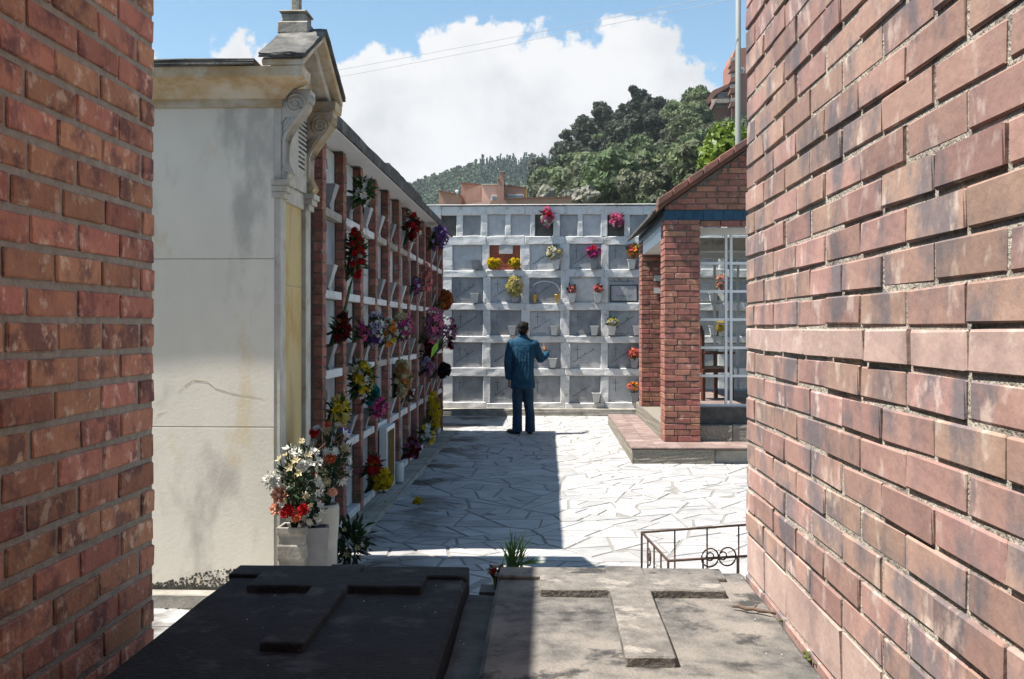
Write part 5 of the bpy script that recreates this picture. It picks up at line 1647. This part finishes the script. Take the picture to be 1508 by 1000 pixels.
def limb(b, pts, n=10):
    """pts: (x, y, z, r) chain with round ends"""
    P_ = [Vector(p[:3]) for p in pts]; rr = [p[3] for p in pts]
    b.tube(P_, rr, n)
    for q, r in ((P_[0], rr[0]), (P_[-1], rr[-1])): b.ellipse(q, r, r, r, n, 6)
    for q, r in zip(P_[1:-1], rr[1:-1]): b.ellipse(q, r * .98, r * .98, r * .98, n, 6)


def loft(b, rows, n=16):
    """rows: (cx, cy, z, rx, ry)"""
    b.rings([[(cx + rx * math.copysign(abs(math.cos(6.283 * k / n)) ** .85, math.cos(6.283 * k / n)), cy + ry * math.sin(6.283 * k / n), z) for k in range(n)] for cx, cy, z, rx, ry in rows])


mp = P(770, 640, Z=0)
MW = Matrix.Translation((mp.x, mp.y, .012))
SKIN = MB()
# torso, legs (inside the clothes), neck, head, arms, hands: one body
loft(SKIN, [(0, 0, .80, .12, .085), (0, 0, .95, .135, .09), (0, 0, 1.1, .13, .085), (0, .0, 1.3, .15, .09), (0, 0, 1.40, .12, .075), (0, .01, 1.44, .06, .06)])
limb(SKIN, [(0, .005, 1.40, .055), (.005, .012, 1.47, .052), (.01, .02, 1.52, .055)])
SKIN.ellipse((.008, .022, 1.585), .073, .092, .105, 16, 12)
SKIN.ellipse((.03, .07, 1.545), .052, .050, .055, 12, 8)           # jaw, turned to the right
SKIN.tube([(.045, .108, 1.60), (.052, .125, 1.575), (.05, .112, 1.562)], [.008, .013, .008], 6)   # nose
for ex in (-.065, .083):
    SKIN.ellipse((ex, .028 + (.01 if ex > 0 else -.005), 1.575), .010, .022, .032, 8, 6)
L_ARM = [(-.165, -.005, 1.36, .05), (-.215, -.01, 1.10, .042), (-.215, .03, .86, .03)]
R_ARM = [(.165, 0, 1.36, .05), (.265, .04, 1.13, .042), (.36, .20, 1.20, .03)]
limb(SKIN, L_ARM); limb(SKIN, R_ARM)


def hand(b, o, fwd, palm, thumb, curls, s=1.0):
    o = Vector(o); fwd = Vector(fwd).normalized(); palm = Vector(palm).normalized(); th = Vector(thumb).normalized()
    for t in (-1, -.33, .33, 1):
        limb(b, [(*(o + th * t * .020 * s), .013 * s), (*(o + fwd * .075 * s + th * t * .028 * s), .012 * s)], 8)
    for q, t in enumerate((1, .34, -.34, -1)):
        l_ = (.070, .078, .073, .058)[q] * s; cu = curls[q]
        p0 = o + fwd * .078 * s + th * t * .029 * s; d = fwd
        pts = [(*p0, .0095 * s)]
        for k in range(3):
            d = (d * math.cos(cu) + palm * math.sin(cu)).normalized(); p0 = p0 + d * l_ * (.45, .32, .25)[k]; pts.append((*p0, (.009, .0085, .0075)[k] * s))
        limb(b, pts, 7)
    p0 = o + th * .022 * s + fwd * .012 * s
    limb(b, [(*p0, .012 * s), (*(p0 + th * .030 * s + fwd * .025 * s), .0105 * s), (*(p0 + th * .040 * s + fwd * .058 * s + palm * .012 * s), .0085 * s)], 7)


hand(SKIN, (-.212, .038, .815), (-.02, .12, -1), (1, .1, 0), (.15, 1, .05), (.35, .4, .45, .5))
hand(SKIN, (.352, .235, 1.215), (-.12, .30, .95), (-.75, .55, -.1), (-.5, -.6, .2), (.06, 1.15, 1.25, 1.25), 1.0)
for sx, fx, fy in ((-.085, -.085, -.02), (.085, .105, .05)):
    limb(SKIN, [(sx * .9, 0, .82, .085), (sx * 1.05, fy * .5 + .01, .46, .055), (fx, fy, .08, .04)])
man = remesh_obj(SKIN, 'person', 'skin', .0068, None, 3, MW)
tag(man, 'man in blue work jacket and jeans seen from behind, pointing upward with right hand', 'person')
# jacket
J = MB()
loft(J, [(0, .0, .685, .186, .138), (0, 0, .70, .188, .139), (0, 0, .78, .184, .134), (0, 0, .95, .166, .115), (-.002, 0, 1.12, .176, .116), (0, 0, 1.26, .192, .12), (0, 0, 1.355, .195, .105), (0, 0, 1.41, .15, .085), (0, .008, 1.45, .085, .07), (.0, .012, 1.475, .068, .066)])
limb(J, [(-.165, -.0, 1.355, .078), (-.205, -.012, 1.22, .070), (-.222, -.012, 1.10, .066), (-.224, .0, 1.00, .060), (-.220, .028, .885, .053), (-.218, .03, .862, .055)])
limb(J, [(.165, 0, 1.355, .078), (.215, .01, 1.25, .070), (.268, .04, 1.13, .067), (.305, .10, 1.145, .060), (.345, .165, 1.185, .053), (.352, .182, 1.195, .054)])
for k in range(7):      # folds across the back and sleeves
    t = k / 6
    J.tube([(-.10 + .2 * t, -.108, 1.30), (-.08 + .17 * t + .02 * math.sin(k * 2.1), -.116, 1.1), (-.09 + .18 * t, -.112, .80 + .05 * (k % 3))], [.004, .011, .005], 6)
for k in range(4):
    z = .93 + k * .07; J.tube([(-.275, .01, z), (-.225, -.055, z - .015), (-.18, -.02, z + .01)], [.004, .012, .004], 6)
jk = remesh_obj(J, 'jacket', 'cloth_blue', .0105, man, 3, MW)
JC = MB(); loft(JC, [(.0, .012, 1.452, .078, .074), (.002, .014, 1.492, .068, .068), (.002, .014, 1.50, .063, .064), (0, .012, 1.46, .06, .06)])
c_ = JC.build('collar', 'cloth_blue', jk, True); c_.matrix_basis = MW; 
# trousers
T = MB()
loft(T, [(0, 0, .66, .155, .102), (0, 0, .78, .155, .10), (0, 0, .90, .145, .09)])
for sx, fx, fy in ((-.082, -.085, -.02), (.082, .108, .05)):
    T.rings([[(x_ + rx * math.cos(6.283 * k / 14), y_ + ry * math.sin(6.283 * k / 14), z_) for k in range(14)] for x_, y_, z_, rx, ry in
             ((sx * .92, 0, .80, .076, .090), (sx * .95, 0, .70, .084, .102), (sx * 1.0, .01, .56, .084, .095), (sx * 1.05, fy * .4 + .012, .44, .074, .085), (fx * .98, fy * .7 + .004, .30, .072, .082), (fx, fy, .14, .074, .086), (fx, fy, .045, .08, .098), (fx, fy, .03, .076, .094))])
    for k in range(4):
        z = .10 + .045 * k; T.tube([(fx - .08, fy, z), (fx, fy - .085, z - .012), (fx + .08, fy, z + .01)], [.003, .012, .003], 6)
    for k in range(3):
        z = .42 + .04 * k; T.tube([(sx - .07, fy * .4, z), (sx, fy * .4 - .075, z - .015), (sx + .07, fy * .4, z + .01)], [.003, .010, .003], 6)
remesh_obj(T, 'trousers', 'denim', .010, man, 3, MW)
for fx, fy, ang in ((-.09, -.02, R(58)), (.108, .05, R(12))):
    S = MB(); M_ = Matrix.Translation((fx, fy, 0)) @ Matrix.Rotation(ang, 4, 'Z')
    S.ellipse((0, .0, .045), .046, .06, .045, 12, 8, M_); S.ellipse((0, .10, .034), .046, .095, .036, 12, 8, M_); S.ellipse((0, .05, .012), .046, .135, .014, 12, 6, M_)
    remesh_obj(S, 'shoe', 'shoe', .008, man, 2, MW)
# hair
H = MB(); H.ellipse((.004, .008, 1.605), .083, .094, .092, 18, 12); H.ellipse((-.002, -.03, 1.56), .070, .058, .072, 14, 10); H.ellipse((.045, .055, 1.655), .045, .05, .035, 10, 8)
rg = random.Random(2)
for k in range(60):
    d = Vector((rg.gauss(0, 1), rg.gauss(-.3, .8), abs(rg.gauss(.4, .7)))).normalized(); q = Vector((.004 + d.x * .080, .006 + d.y * .092, 1.603 + d.z * .090)); H.ellipse(q, .012, .012, .010, 6, 5)
remesh_obj(H, 'hair', 'hair', .0075, man, 1, MW)

# ------------------------------------------------------------------ air
hb_ = MB(); hb_.box(-1500, 1500, -60, 1800, -3.0, 260)
hz = link(bpy.data.objects.new('haze', hb_.mesh('haze')))
hz['kind'] = 'stuff'; tag(hz, 'thin bluish haze in the air over the hills', 'haze')
hm = bpy.data.materials.new('haze'); hm.use_nodes = True
ht = hm.node_tree; ht.nodes.remove(ht.nodes['Principled BSDF'])
pv = ht.nodes.new('ShaderNodeVolumePrincipled'); pv.inputs['Color'].default_value = (.86, .93, 1, 1); pv.inputs['Density'].default_value = HAZE
ht.links.new(pv.outputs[0], ht.nodes['Material Output'].inputs['Volume'])
hz.data.materials.append(hm)
